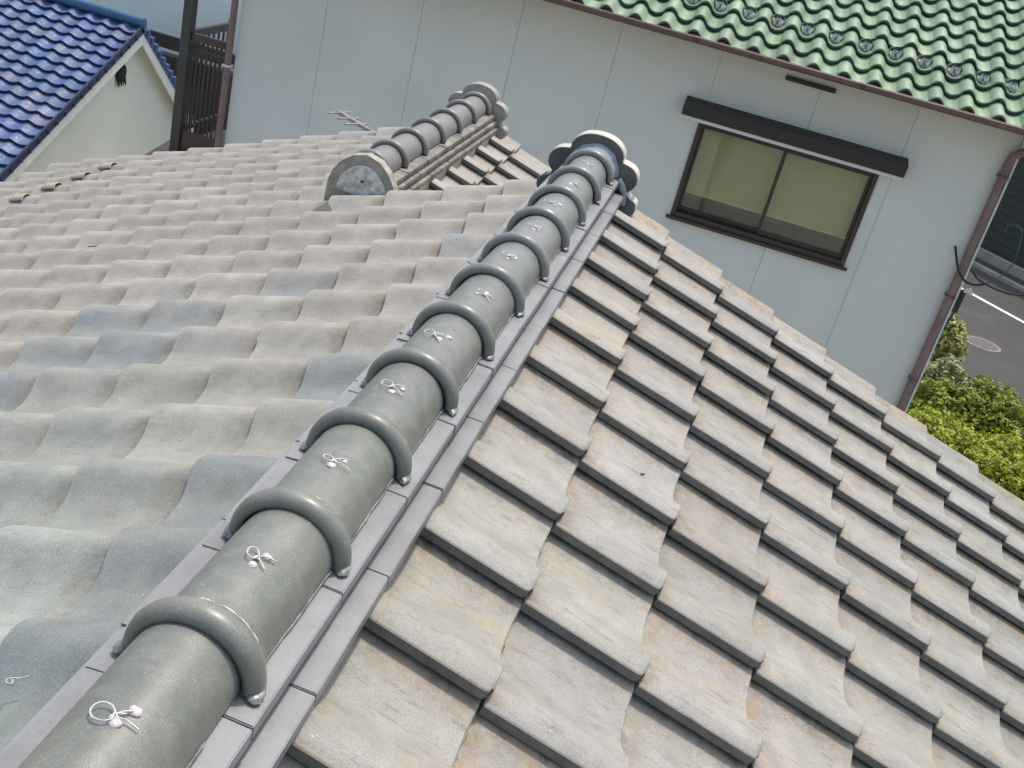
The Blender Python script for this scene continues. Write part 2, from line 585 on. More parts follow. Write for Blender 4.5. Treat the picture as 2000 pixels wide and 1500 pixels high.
# ------------------------------------------------------------------ the tiled house in front
house = empty('tiled_house', (0, 2, GZ))
tag(house, 'house with weathered grey beige pantile roof and two ridges seen from above', 'house')
hm = Matrix.Translation((0, -2, -GZ))            # children are placed in world coordinates


def hpart(name, parent=house):
    o = bpy.data.objects.new(name, None)
    COL.objects.link(o)
    o.parent = parent
    return o


THR, THL = 0.3668, 0.3801
cR, sR, cL, sL = math.cos(THR), math.sin(THR), math.cos(THL), math.sin(THL)
SJ = 0.2366


def deck(name, quad, parent_m):
    mb = MB()
    a = [Vector(q) for q in quad]
    n = (a[1] - a[0]).cross(a[2] - a[0]).normalized()
    if n.z < 0: n = -n
    b = [p - n * 0.03 for p in a]
    k = len(a)
    mb.add(a + b, [tuple(range(k)), tuple(range(2 * k - 1, k - 1, -1))] + [(q, q + k, (q + 1) % k + k, (q + 1) % k) for q in range(k)])
    return mb.build(name, M_deck, house, parent_m)


RX1, RZ1, RY1 = 0.0923, -0.0916, 1.2433
LX1, LZ1, LY1 = -0.5538, -0.2884, 1.6283 + 0.034
LIPH, CRESTH = 0.037, 0.0480 + 0.021
KR = 1.013
SJR, SIR = SJ * KR, 0.265 * KR
right = Slope(CAM_POS + (Vector((RX1, RY1, RZ1)) - CAM_POS) * KR - Vector((sR, 0, cR)) * LIPH, (cR, 0, -sR), (0, 1, 0), SIR, SJR)
left = Slope(Vector((LX1, LY1, LZ1)) - Vector((-sL, 0, cL)) * CRESTH, (-cL, 0, -sL), (0, -1, 0), 0.265, SJ)


def on(sl, u, v, h):
    return sl.o + sl.u * u + sl.v * v + sl.n * h


RJ = 16
deck_r = deck('roof_slope', [on(right, -.08, -1.45, -.035), on(right, RJ * SJ - .04, -1.45, -.03), on(right, RJ * SJ - .04, 2.66, -.03), on(right, -.08, 2.66, -.035)], hm)
deck_l = deck('roof_slope', [on(left, -.58, 1.85, -.035), on(left, 13 * SJ - .04, 1.85, -.035), on(left, 13 * SJ - .04, -4.23, -.035), on(left, .40, -4.23, -.035), on(left, .40, -2.5, -.035), on(left, -.58, -2.5, -.035)], hm)
deck_l['label'] = 'left slope, which continues past the end of the main ridge'
for j in range(1, RJ + 1):
    for i in range(-5, 10):
        m_ = on(right, (j - .5) * SJR, (i + .5) * SIR, .02)
        right.lay(i, j, TILE_S if j == 1 else TILE, deck_r, seen(m_, 60 + (140 if j > 0 and pix(m_)[1] > 1400 else 0)))
# replaced, bluish tiles on the left slope, by (column, row)
C2X_ = -0.909
for j in range(-2, 14):
    for i in range(-16, 7):                       # v runs towards the camera here
        lx = on(left, j * SJ, i * .265, 0)
        if lx.y > 4.2 and lx.x > C2X_ + .05: continue
        m_ = on(left, (j - .5) * SJ, (i + .5) * .265, .02)
        x_, y_ = pix(m_)
        single = seen(m_, 70) and m_.x < -0.05
        me = TILE_T if j == -2 else TILE_T2 if (j == 2 and lx.y > 4.2) else TILE
        left.lay(i, j, me, deck_l, single)

# blue-grey replacement tiles: swap the mesh of the tiles nearest to given picture positions
from_px = [(430, 960), (300, 1110), (240, 1300), (365, 620), (240, 625), (110, 690), (260, 690), (30, 760), (640, 740), (560, 560), (905, 505)]
cand = [o for o in deck_l.children if o.name.startswith('roof_tile')]
cent = [(o, pix(o.matrix_basis @ Vector((-.1, .12, .02)))) for o in cand]
for q in from_px:
    o = min(cent, key=lambda t: (t[1][0] - q[0]) ** 2 + (t[1][1] - q[1]) ** 2)[0]
    o.data = TILE_B

# ------------------------------------------------------------------ ridge caps, slabs, ties
CX, CZ, CY0, CL = -0.0118, -0.0275, 0.9472, 0.2781


def cap_mesh(name, ln_):
    prof = [(0.012, .0705), (-.001, .0720), (-.001, .0790), (.002, .0850), (.009, .0897), (.018, .0916), (.027, .0897), (.035, .0847),
            (.042, .0785), (.046, .0742), (.052, .0718), (.07, .0708), (ln_ * .6, .0702), (ln_ + .03, .0690)]
    mb = MB()
    n = 28
    rows = []
    for y, r in prof:
        rows.append([(-r * math.cos(math.pi * k / n), y, r * math.sin(math.pi * k / n)) for k in range(n + 1)])
    mb.grid(rows, True, flip=True)
    for s in (0, n):                              # foot of the bead
        mb.add([rows[a][s] for a in range(1, 11)] + [(rows[10][s][0] * .9, .05, 0), (rows[10][s][0] * .9, 0, 0)], [tuple(range(12))])
    me = mb.mesh(name)
    return me


CAP = cap_mesh('cap_tile', CL)
CAP.materials.append(M_cap)
ridge = hpart('main_ridge')
ridge.matrix_basis = hm
ridge['label'] = 'main ridge of glossy grey collared caps on two slab courses'


def tie_mesh(seed):
    rd_ = random.Random(seed)
    mb = MB()
    r = 0.0707
    h = lambda x, y, z=0.0: (x, y, math.sqrt(max(0, r * r - x * x)) + .0022 + z)
    j = lambda a: a + rd_.uniform(-.0055, .0055)
    lw, lh = rd_.uniform(.7, 1.25), rd_.uniform(.6, 1.3)
    kx, ky = j(0.004), j(0.0)
    loop = [h(kx, ky, .001)]
    for k in range(1, 12):
        t = k / 12 * 2 * math.pi
        q = rd_.uniform(-.0007, .0007)
        loop.append(h(kx - .017 * lw * (1 - math.cos(t)) * .62 + q, ky + .010 * lh * math.sin(t) + .003 * (1 - math.cos(t)), .001 + .003 * math.sin(t / 2)))
    loop.append(h(kx, ky, .002))
    mb.tube(loop, .0010, 5)
    for a, b in ((j(.022), j(-.012)), (j(.017), j(.014)), (j(.013), j(.011))):
        mb.tube([h(kx - .004, ky + .001), h(kx + a * .45, ky + b * .5 + .001, .0025), h(kx + a, ky + b, .0012)], .0010, 5)
    mb.tube([h(kx - .004, ky - .003), h(kx, ky + .003, .003), h(kx + .004, ky - .001)], .0013, 5)
    return mb.mesh('wire_tie')


def blob_mesh(seed, rx, ry, rz):
    mb = MB()
    rd_ = random.Random(seed)
    off = Vector((rd_.random() * 9, rd_.random() * 9, 0))
    rows = []
    n = 10
    for a in range(6):
        t = a / 5 * math.pi / 2
        row = []
        for k in range(n):
            p = 2 * math.pi * k / n
            d = Vector((math.cos(p) * math.cos(t), math.sin(p) * math.cos(t), math.sin(t)))
            w = 1 + .35 * noise.noise(d * 1.7 + off)
            row.append((d.x * rx * w, d.y * ry * w, d.z * rz * w))
        rows.append(row)
    mb.grid(rows, True, True)
    return mb.mesh('sealant_blob')


BLOBS = [blob_mesh(s, .0065, .0065, .0035) for s in range(4)]
for k, b_ in enumerate(BLOBS): b_.materials.append(M_seal if k % 2 else M_seal_p)
DABS = [blob_mesh(s + 20, .0105, .018, .0055) for s in range(3)]
for b_ in DABS: b_.materials.append(M_seal_g)
TIES = [tie_mesh(s) for s in range(13)]
for t_ in TIES: t_.materials.append(M_wire)

M_footseal = plain('dirty_foot_sealant', (0.19, 0.19, 0.175), 0.6, 0.5, 40, 200, 0.2)
for k in range(-3, 11):
    y = CY0 + CL * k - (.08 if k < 0 else 0)
    M0 = Matrix.Translation((CX + random.uniform(-.002, .002), y + random.uniform(-.002, .002), CZ)) @ Matrix.Rotation(random.uniform(-.011, .011), 4, 'Z') @ Matrix.Rotation(random.uniform(0.002, .008), 4, 'X')
    if k in (10, -1):
        me = cap_mesh('cap_tile', .075 if k == 10 else CL + .08)
        me.materials.append(M_cap)
    else:
        me = CAP
    link('cap_tile', me, None, ridge, M0)
    if k < 10:
        Mt = M0 @ Matrix.Translation((0, (.205 if k == -1 else .150) + random.uniform(-.006, .006), 0)) @ Matrix.Rotation(0, 4, 'Z')
        link('wire_tie', TIES[k + 3], None, ridge, Mt @ Matrix.Rotation(random.uniform(-.2, .2), 4, 'Y') @ Matrix.Rotation(random.uniform(-.3, .3), 4, 'Z'))
        for (bx_, by_) in ((.016, .013), (.004, -.011)):
            bx_ += random.uniform(-.003, .003)
            a = math.asin(bx_ / .0705)
            Mb = Mt @ Matrix.Rotation(a, 4, 'Y') @ Matrix.Translation((0, by_ + random.uniform(-.002, .002), .0702)) @ Matrix.Rotation(random.uniform(0, 6), 4, 'Z')
            link('sealant_blob', BLOBS[random.randrange(4)], None, ridge, Mb @ Matrix.Scale(random.uniform(.8, 1.2), 4))
    for s in (1, -1):
        Md = M0 @ Matrix.Translation((s * .0850, .010, -.001)) @ Matrix.Rotation(random.uniform(-.2, .2), 4, 'Z')
        link('sealant_dab', DABS[random.randrange(3)], None, ridge, Md)
    if k in (-1, 0, 1):                     # crumbling white sealant along the back of the bead
        mb = MB()
        a0, a1 = {-1: (60, 160), 0: (75, 172), 1: (100, 165), 2: (105, 160), 4: (110, 150)}[k]
        t = a0
        while t < a1:
            w = random.choice((3, 6, 14, 22)) * random.uniform(.6, 1.2)
            pts = []
            for q in range(4):
                an = R(t + w * q / 3)
                rr = .0742 + random.uniform(-.0005, .0006)
                pts.append((-rr * math.cos(an), .0475, rr * math.sin(an)))
            mb.tube(pts, [.0005, random.uniform(.0008, .0024), random.uniform(.0008, .002), .0005], 5)
            t += w + random.choice((0, .5, 3, 7, 12))
        mb.build('sealant_line', M_seal, ridge, M0)
    # thin sealant bead along the foot of the cap body
    mb = MB()
    mb.tube([(.0712 + random.uniform(-.0008, .0008), .05 + q * .022, .0005) for q in range(11)], [random.uniform(.0012, .002) for q in range(11)], 5)
    mb.build('foot_sealant', M_footseal, ridge, M0)


def slab(x0, x1, ln_, th, drop):
    """ridge slab: thin tile from x0 (inside) to x1 (outside), sloping by drop, length ln_ along y"""
    bm = bmesh.new()
    bmesh.ops.create_cube(bm, size=1.0)
    for v in bm.verts:
        f = v.co.x + .5
        v.co = (x0 + (x1 - x0) * f, v.co.y * ln_, -th / 2 + v.co.z * th - drop * f)
    bmesh.ops.bevel(bm, geom=list(bm.edges), offset=.0016, segments=2, affect='EDGES')
    me = bpy.data.meshes.new('slab_tile')
    bm.to_mesh(me)
    bm.free()
    return me


for side in (1, -1):
    for (w, z, off, inn) in ((.1040, CZ - .001, .105, .012), (.1345, CZ - .046, .235, .02)):
        me = slab(side * inn, side * w, CL - .0022, .021, .006)
        me.materials.append(M_noshi)
        for k in range(-4, 11):
            y = CY0 + CL * k + off
            if y - CL / 2 > 3.84: continue
            y1 = min(y + CL / 2, 3.84)
            if y1 - (y - CL / 2) < .05: continue
            mm = Matrix.Translation((CX, (y - CL / 2 + y1) / 2, z + random.uniform(-.002, .001))) @ Matrix.Rotation(random.uniform(-.008, .008), 4, 'Y') @ Matrix.Rotation(random.uniform(-.006, .006), 4, 'Z') @ Matrix.Diagonal((1, (y1 - y + CL / 2) / CL, 1, 1))
            link('slab_tile', me, None, ridge, mm)
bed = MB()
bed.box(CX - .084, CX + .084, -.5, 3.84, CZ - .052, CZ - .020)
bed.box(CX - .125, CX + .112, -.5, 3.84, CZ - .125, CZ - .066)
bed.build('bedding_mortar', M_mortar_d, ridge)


def mirror_outline(half):
    """half outline from bottom right up to the top, mirrored"""
    return half + [(-x, z) for x, z in reversed(half)]


def smooth_outline(p, it=2):
    for _ in range(it):
        q = []
        for a in range(len(p)):
            x0, z0 = p[a]
            x1, z1 = p[(a + 1) % len(p)]
            q += [(x0 * .75 + x1 * .25, z0 * .75 + z1 * .25), (x0 * .25 + x1 * .75, z0 * .25 + z1 * .75)]
        p = q
    return p


ONI_HALF = [(.10, -.145), (.15, -.150), (.193, -.140), (.205, -.112), (.197, -.080), (.168, -.072), (.150, -.052), (.172, -.034), (.182, -.006),
            (.175, .024), (.152, .046), (.122, .054), (.104, .056), (.106, .080), (.088, .108), (.054, .129), (.016, .136)]


def oni(parent, c, y, mat, mat_rim, sc_=1.0, depth=.06, name='ridge_end_ornament'):
    out = smooth_outline([(x * sc_, z * sc_) for x, z in mirror_outline(ONI_HALF)])
    Mo = frame((c[0], y + depth, c[1]), (1, 0, 0), (0, 0, 1), (0, -1, 0))
    body = MB().prism(out, Mo, depth)
    o = body.build(name, mat, parent)
    # pale thick rim standing proud round the edge
    inner = [(x * .985, z * .985) for x, z in out]
    n = len(out)
    a = [Mo @ Vector((x * 1.012, z * 1.012, depth - .008)) for x, z in out]
    b = [Mo @ Vector((x * 1.012, z * 1.012, -.012)) for x, z in out]
    cc = [Mo @ Vector((x * .97, z * .97, -.012)) for x, z in out]
    d = [Mo @ Vector((x * .99, z * .99, depth - .006)) for x, z in out]
    rim = MB()
    rim.grid([d, a, b, cc], True, True)
    r_o = rim.build('ornament_rim', mat_rim, parent)
    return o


oni(ridge, (CX, CZ), 3.845, M_oni, M_oni_rim, 0.9)
# plaster smeared between the last cap and the end ornament
sm_ = MB()
for s in range(1):
    rows = []
    for (yy, add) in ((3.795, .000), (3.815, .008), (3.832, .014), (3.843, .022)):
        row = []
        for k in range(25):
            t = math.pi * k / 24
            r0 = .072 + add + .006 * noise.noise(Vector((k * .5, yy * 40, 3)))
            row.append((CX - r0 * math.cos(t), yy, CZ - .002 + r0 * math.sin(t)))
        rows.append(row)
    sm_.grid(rows, True, flip=True)
sm_.tube([(CX + .098, 3.83, CZ - .004), (CX + .112, 3.83, CZ - .02), (CX + .128, 3.835, CZ - .045), (CX + .136, 3.838, CZ - .09)], [.012, .014, .013, .009], 8)
sm_.build('plaster_smear', M_bluemortar, ridge)

# ------------------------------------------------------------------ lower ridge of the wing
C2X, C2Z, C2Y, C2L = -0.909, -0.372, 4.3725, 0.278
ridge2 = hpart('wing_ridge')
ridge2.matrix_basis = hm
ridge2['label'] = 'shorter dirty ridge of the lower wing behind the main ridge'
CAP2 = cap_mesh('cap_tile', C2L)
CAP2.materials.append(M_cap2)
for k in range(-1, 6):
    y = C2Y + C2L * k if k >= 0 else 4.15
    if k == 5:
        me = cap_mesh('cap_tile', .06)
        me.materials.append(M_cap2)
    else:
        me = CAP2
    M0 = Matrix.Translation((C2X, y, C2Z)) @ Matrix.Rotation(random.uniform(-.005, .005), 4, 'Z')
    link('cap_tile', me, None, ridge2, M0)
    if 0 <= k < 5 or k == -1:
        nh = MB()
        for dx in (-.006, .012):
            t = math.asin(dx / .0705)
            cx_, cz_ = .0709 * math.sin(t), .0709 * math.cos(t)
            nh.add([(cx_ + .0022 * math.cos(a_), .17 + dx * .3 + .0022 * math.sin(a_), cz_) for a_ in (R(q) for q in range(0, 360, 60))], [tuple(range(6))])
        nh.build('nail_hole', M_deck, ridge2, M0)
for side in (1, -1):
    for n_, (w, z) in enumerate(((.112, C2Z - .001), (.128, C2Z - .031), (.144, C2Z - .061))):
        me = slab(side * .015, side * w, C2L - .006, .022, .010)
        me.materials.append(M_noshi2)
        for k in range(-2, 6):
            y = C2Y + C2L * k + (.10 if n_ % 2 == 0 else .24)
            ya, yc = max(y - C2L / 2, 4.145), min(y + C2L / 2, 5.835)
            if yc - ya < .04: continue
            link('slab_tile', me, None, ridge2, Matrix.Translation((C2X, (ya + yc) / 2, z + random.uniform(-.0015, .0015))) @ Matrix.Rotation(random.uniform(-.008, .008), 4, 'Z') @ Matrix.Diagonal((1, (yc - ya) / C2L, 1, 1)))
bed = MB()
bed.box(C2X - .10, C2X + .104, 4.147, 5.84, C2Z - .035, C2Z - .018)
bed.box(C2X - .115, C2X + .12, 4.147, 5.84, C2Z - .066, C2Z - .045)
bed.box(C2X - .13, C2X + .133, 4.147, 5.84, C2Z - .20, C2Z - .075)
bed.build('bedding_mortar', plain('mossy_mortar', (0.40, 0.365, 0.27), 0.9, 0.3, 25, 140, 0.5), ridge2)
oni(ridge2, (C2X, C2Z), 5.83, M_oni2, M_oni2, 0.9)
# rounded mortar end of the wing ridge facing the camera
D_OUT = [(-.152, -.175), (-.150, -.06), (-.136, -.012), (-.108, .030), (-.062, .066), (-.006, .082), (.05, .066), (.092, .03), (.120, -.012), (.136, -.06), (.138, -.175)]
D_OUT = [(x + .006, z) for x, z in D_OUT]
Mo = frame((C2X, 4.10 + .05, C2Z), (1, 0, 0), (0, 0, 1), (0, -1, 0))
ed = MB().prism(D_OUT, Mo, .05)
ed.build('ridge_end_plate', plain('cement_rim', (0.38, 0.35, 0.29), 0.85, 0.25, 25, 120, 0.4, dirt=(0.24, 0.235, 0.21)), ridge2)
face = MB()
D_IN = smooth_outline([(x * .74 + .002, max(z, -.095) * .74 - .020) for x, z in D_OUT], 2)
cen = (sum(p[0] for p in D_IN) / len(D_IN), sum(p[1] for p in D_IN) / len(D_IN))
rows = []
for f_r in (1.0, .97, .8, .55, .3, .08):
    rows.append([Mo @ Vector((cen[0] + (x - cen[0]) * f_r, cen[1] + (z - cen[1]) * f_r, .05 + (0.002 if f_r == 1 else .010 + .006 * noise.noise(Vector((x * 40 * f_r, z * 40 * f_r, 2)))))) for x, z in D_IN])
face.grid(rows, True, True)
face.build('mortar_face', plain('rough_pale_mortar', (0.66, 0.64, 0.60), 0.95, 0.35, 38, 150, 0.9, dirt=(0.36, 0.33, 0.29)), ridge2)

# right slope of the wing
wing = Slope(Vector((C2X + .02, 4.10, C2Z - .112)), (cR, 0, -sR), (0, 1, 0), 0.265, SJ)
deck_w = deck('roof_slope', [on(wing, -.1, -.3, -.03), on(wing, 7 * SJ, -.3, -.03), on(wing, 7 * SJ, 1.84, -.03), on(wing, -.1, 1.84, -.03)], hm)
deck_w['label'] = 'small right slope of the lower wing'
for j in range(1, 8):
    for i in range(0, 7):
        m_ = on(wing, (j - .5) * SJ, (i + .5) * .265, .02)
        wing.lay(i, j, TILE, deck_w, j <= 4 and i >= 0)

for sl, dk in ((right, deck_r), (left, deck_l), (wing, deck_w)):
    o = sl.field.build('roof_tile_field', M_tile_i, dk)
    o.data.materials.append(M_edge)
    tag(o, kind='stuff')

# snow stops: a row of small hooded clips near the left eave
def hood_mesh():
    mb = MB()
    rows = []
    n = 10
    for y, s in ((0, 1.0), (.05, .95), (.085, .7), (.105, .25)):
        rows.append([(-y, -.045 * s * math.cos(math.pi * k / n), .024 * s * math.sin(math.pi * k / n)) for k in range(n + 1)])
    mb.grid(rows, True)
    rows2 = [[(p[0] + .0, p[1] * .8, p[2] * .78) for p in rows[0]], [(p[0], p[1] * .8, p[2] * .78) for p in rows[1]]]
    mb.grid([rows[0], rows2[0]], False, flip=True)
    mb.grid(rows2, True, flip=True)
    mb.add([(-.06, -.03, 0.001), (-.06, .03, .001), (-.06, .02, .03), (-.06, -.02, .03)], [(0, 1, 2, 3)])
    return mb.mesh('snow_guard')


HOOD = hood_mesh()
HOOD.materials.append(plain('beige_snow_guard', (0.42, 0.36, 0.28), 0.7, 0.15))
for q in range(6):
    i = -15 + q
    p = on(left, 11 * SJ - .14, i * .265 + .05, .050)
    link('snow_guard', HOOD, None, deck_l, frame(p, -left.u, -left.v, left.n))

# pale mortar crumbs along a few tile ends of the left slope, ochre dirt under tile ends of the right slope
def prof_at(v):
    for (a, za), (b, zb_) in zip(PROF[:-1], PROF[1:]):
        if a <= v <= b: return za + (zb_ - za) * (v - a) / (b - a)
    return PROF[-1][1]


def end_strip(name, v0, v1, mat, parent, tile, seed, r0, r1, lower):
    rd_ = random.Random(seed)
    pts, rr = [], []
    n = 9
    for k in range(n):
        v = v0 + (v1 - v0) * k / (n - 1)
        pts.append((.0035 + rd_.uniform(-.001, .002), v, prof_at(v) + (.004 if lower else .0135) + rd_.uniform(-.001, .001)))
        rr.append(rd_.uniform(r0, r1) if 0 < k < n - 1 else r0 * .5)
    return MB().tube(pts, rr, 6).build(name, mat, parent, tile.matrix_basis.copy())


M_crumb = plain('pale_mortar_crumb', (0.62, 0.58, 0.50), 0.9, 0.25, 60, 200, 0.5)
M_ochre = plain('ochre_dirt', (0.30, 0.215, 0.11), 0.95, 0.4, 45, 200, 0.6, dirt=(0.12, 0.09, 0.06))
crumb_px = [(498, 655), (585, 600), (640, 455), (780, 435), (705, 425), (835, 405), (555, 465), (470, 440), (425, 440), (900, 395), (520, 370)]
for q, c_ in enumerate(crumb_px):
    o = min((o for o in deck_l.children if o.name.startswith('roof_tile') and 'field' not in o.name), key=lambda o: (pix(o.matrix_basis @ Vector((0, .1, .04)))[0] - c_[0]) ** 2 + (pix(o.matrix_basis @ Vector((0, .1, .04)))[1] - c_[1]) ** 2)
    end_strip('mortar_crumb', .045, random.uniform(.09, .135), M_crumb, deck_l, o, q, .0022, .0042, False)
for q, o in enumerate([o for o in deck_r.children if o.name.startswith('roof_tile') and 'field' not in o.name]):
    if random.random() < .55:
        a = random.uniform(.10, .17)
        end_strip('dirt_fill', a, min(.262, a + random.uniform(.05, .12)), M_ochre, deck_r, o, q + 50, .002, .0055, True)

# walls under the eaves (hidden from this position)
wl = MB()
wl.box(-3.0, 3.15, -8, 3.6, GZ, -1.65)
wl.box(-3.0, .35, 3.6, 5.6, GZ, -1.65)
wl.add([(-3.0, 3.6, -1.66), (3.15, 3.6, -1.66), (3.15, 3.6, -1.42), (CX, 3.6, -.24), (-3.0, 3.6, -1.44)], [(0, 1, 2, 3, 4)])
wl.add([(-3.0, 5.6, -1.66), (.35, 5.6, -1.66), (.35, 5.6, -1.06), (C2X, 5.6, -.57), (-3.0, 5.6, -1.44)], [(4, 3, 2, 1, 0)])
wl.build('wall', M_wall_main, house, hm)

# ------------------------------------------------------------------ the grey house with the green roof
YW = 10.2
gh = empty('green_roofed_house', (-0.8, 13, GZ))
tag(gh, 'two storey house with pale grey panelled wall and glazed green pantile roof', 'house')
gm = Matrix.Translation((.8, -13, -GZ))
M_panel = plain('grey_wall_panel', (0.655, 0.68, 0.645), 0.7, 0.05, 1.2, 160, 0.12)
M_joint = plain('joint_filler', (0.56, 0.59, 0.57), 0.8, 0.1)
M_brown = plain('brown_gutter', (0.135, 0.085, 0.075), 0.4, 0.15, 6, 80, 0.05)
M_pinkpipe = plain('faded_brown_pipe', (0.21, 0.135, 0.13), 0.45, 0.15, 5, 80, 0.05)
M_sash = plain('dark_bronze_aluminium', (0.04, 0.029, 0.023), 0.4, 0.1, 8, 100, 0.03)
M_hood = plain('dark_brown_metal', (0.028, 0.022, 0.021), 0.5, 0.15, 8, 100, 0.04)
M_white = plain('white_trim', (0.62, 0.66, 0.66), 0.5, 0.05)
XWL, XWR, WT = -4.33, 2.79, -0.16
core = MB()
# wall core with a real opening for the window
wx0, wx1, wz0, wz1 = 0.132, 1.782, -1.782, -0.876
yb = YW + .012
for (a, b, c, d) in ((XWL, wx0, GZ, WT), (wx1, XWR, GZ, WT), (wx0, wx1, GZ, wz0), (wx0, wx1, wz1, WT)):
    core.box(a, b, yb, yb + .14, c, d)
core.box(XWL, XWL + .14, yb + .14, 17, GZ, WT)
core.box(XWR - .14, XWR, yb + .14, 17, GZ, WT)
core.box(XWL, XWR, 17, 17.14, GZ, WT)
core.box(XWL + .14, XWR - .14, yb + 1.3, yb + 1.36, -2.6, WT)   # back of the room behind the window
wallo = core.build('wall', M_joint, gh, gm)
seams = [XWL, -3.495, -2.585, -1.675, -0.765, .145, 1.055, 1.965, XWR]
seams = [XWL, -3.49, -2.58, -1.67, -0.76, 0.15, 1.06, 1.90, XWR]
for a, b in zip(seams[:-1], seams[1:]):
    pieces = []
    x0, x1 = a + .0016, b - .0016
    if x1 <= wx0 or x0 >= wx1:
        pieces = [(x0, x1, GZ, WT)]
    else:
        if x0 < wx0: pieces.append((x0, wx0, GZ, WT))
        if x1 > wx1: pieces.append((wx1, x1, GZ, WT))
        xa, xb = max(x0, wx0), min(x1, wx1)
        pieces += [(xa, xb, GZ, wz0 - .001), (xa, xb, wz1 + .001, WT)]
    mb = MB()
    for (p0, p1, q0, q1) in pieces:
        mb.box(p0, p1, YW, YW + .011, q0, q1)
    mb.build('wall_panel', M_panel, wallo)

# window
win = hpart('window', gh)
win.matrix_basis = gm
fr = MB()
t = .042
y0, y1 = YW - .022, YW + .10
fr.box(wx0, wx0 + t, y0, y1, wz0, wz1, .003)
fr.box(wx1 - t, wx1, y0, y1, wz0, wz1, .003)
fr.box(wx0 + t, wx1 - t, y0, y1, wz1 - t, wz1, .003)
fr.box(wx0 + t, wx1 - t, y0, y1, wz0, wz0 + .05, .003)
fr.build('frame', M_sash, win)
sl_ = MB()
sl_.box(wx0 - .035, wx1 + .035, YW - .05, YW - .0225, wz0 - .028, wz0 + .004, .004)
sl_.build('sill', M_sash, win)
M_glass, nt, b = new_mat('window_glass')
b.inputs['Base Color'].default_value = (0.93, 0.97, 0.93, 1)
b.inputs['Roughness'].default_value = 0.01
b.inputs['Transmission Weight'].default_value = 1.0
b.inputs['IOR'].default_value = 1.65
b.inputs['Specular IOR Level'].default_value = 0.8
midx = (wx0 + wx1) / 2
for (a, c, yy, bb) in ((wx0 + t, midx + .012, YW + .052, .026), (midx - .022, wx1 - t, YW + .018, .030)):
    s_ = MB()
    z0_, z1_ = wz0 + .05, wz1 - t
    s_.box(a, a + bb, yy, yy + .026, z0_, z1_, .002)
    s_.box(c - bb, c, yy, yy + .026, z0_, z1_, .002)
    s_.box(a + bb, c - bb, yy, yy + .026, z1_ - .028, z1_, .002)
    s_.box(a + bb, c - bb, yy, yy + .026, z0_, z0_ + .045, .002)
    s_.build('sash', M_sash, win)
    g_ = MB()
    g_.box(a + bb - .004, c - bb + .004, yy + .011, yy + .015, z0_ + .04, z1_ - .024)
    g_.build('pane', M_glass, win)
# slatted blind behind the glass, pulled most of the way down
M_blind = plain('pale_green_blind', (0.84, 0.80, 0.34), 0.7, 0.05, 2, 60, 0.05)
bl = MB()
zb = wz0 + .235
n_sl = 24
for k in range(n_sl):
    z = zb + (wz1 - .05 - zb) * k / n_sl
    bl.add([(wx0 + .06, YW + .125, z), (wx1 - .06, YW + .125, z), (wx1 - .06, YW + .139, z + .0225), (wx0 + .06, YW + .139, z + .0225)], [(0, 1, 2, 3)])
bl.box(wx0 + .06, wx1 - .06, YW + .12, YW + .14, zb - .02, zb - .002)
bl.build('blind', M_blind, win)
rm = MB()
rm.box(wx0 - .4, wx1 + .4, yb + .14, yb + 1.3, wz0 - .14, wz0 - .12)
rm.build('room_floor', plain('dim_interior', (0.12, 0.10, 0.07), 0.8), win)
# shade box above the window
hd = MB()
Mh = frame((0, 0, 0), (1, 0, 0), (0, 1, 0), (0, 0, 1))
hx0, hx1 = -0.035, 1.965
hy = YW - .17
hd.add([(hx0, YW - .002, -.700), (hx1, YW - .002, -.700), (hx1, hy, -.735), (hx0, hy, -.735), (hx0, hy, -.842), (hx1, hy, -.842), (hx1, YW - .002, -.842), (hx0, YW - .002, -.842)],
       [(3, 2, 1, 0), (4, 5, 2, 3), (7, 6, 5, 4), (0, 7, 4, 3), (1, 2, 5, 6)])
hdo = hd.build('window_hood', M_hood, gh, gm)
tr = MB()
tr.box(hx0 + .01, hx1 - .02, hy + .01, YW - .004, -.875, -.8425, .004)
tr.build('trim', M_white, hdo)
# vent slot under the eave
vt = MB()
vt.box(.735, 1.18, YW - .028, YW - .001, -.345, -.306, .004)
for k in range(14):
    vt.box(.75 + k * .03, .762 + k * .03, YW - .032, YW - .0285, -.339, -.312)
vt.build('vent', M_hood, gh, gm)

# roof
TG = R(22)
cG, sG = math.cos(TG), math.sin(TG)
NG, SG = 0.2553, 0.2666
PROF_G = []
for k in range(21):
    v = k / 20 * .275
    if v <= .13:
        z = .022 + .054 * max(0, math.sin(math.pi * v / .13)) ** .75
    elif v < .2553:
        z = .022 - .030 * max(0, math.sin(math.pi * (v - .13) / .1253)) ** .75
    else:
        z = .023
    PROF_G.append((v, z))
GT = tile_mesh('roof_tile', PROF_G, SG, .04, .026, .042, .018, .004, 0, rim=(1, .006), butt=2)
M_green = glazed('green_glaze', (0.205, 0.30, 0.18), (0.26, 0.335, 0.225), 0.5)
M_green_i = glazed('green_glaze_field', (0.205, 0.30, 0.18), (0.26, 0.335, 0.225), 0.5, True)
GT.materials.append(M_green)
M_grim = plain('pale_green_glaze_edge', (0.36, 0.45, 0.23), 0.4, 0.15)
GT.materials.append(M_grim)
M_under = plain('dark_gap_shade', (0.080, 0.11, 0.092), 0.8, 0.2)  # butt faces coloured dark to paint the shaded gaps under the tile ends
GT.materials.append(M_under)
GE_Y, GE_Z = 9.75, -.082 - .042 - .076
green = Slope((2.443 - .0675, GE_Y, GE_Z), (0, -cG, -sG), (1, 0, 0), NG, SG, .5)
deck_g = MB()
qa = [on(green, -.06, -29 * NG, -.022), on(green, -.06, 6 * NG, -.022), on(green, -15 * SG, 6 * NG, -.022), on(green, -15 * SG, -29 * NG, -.022)]
qb = [p - Vector((0, 0, .012)) for p in qa]
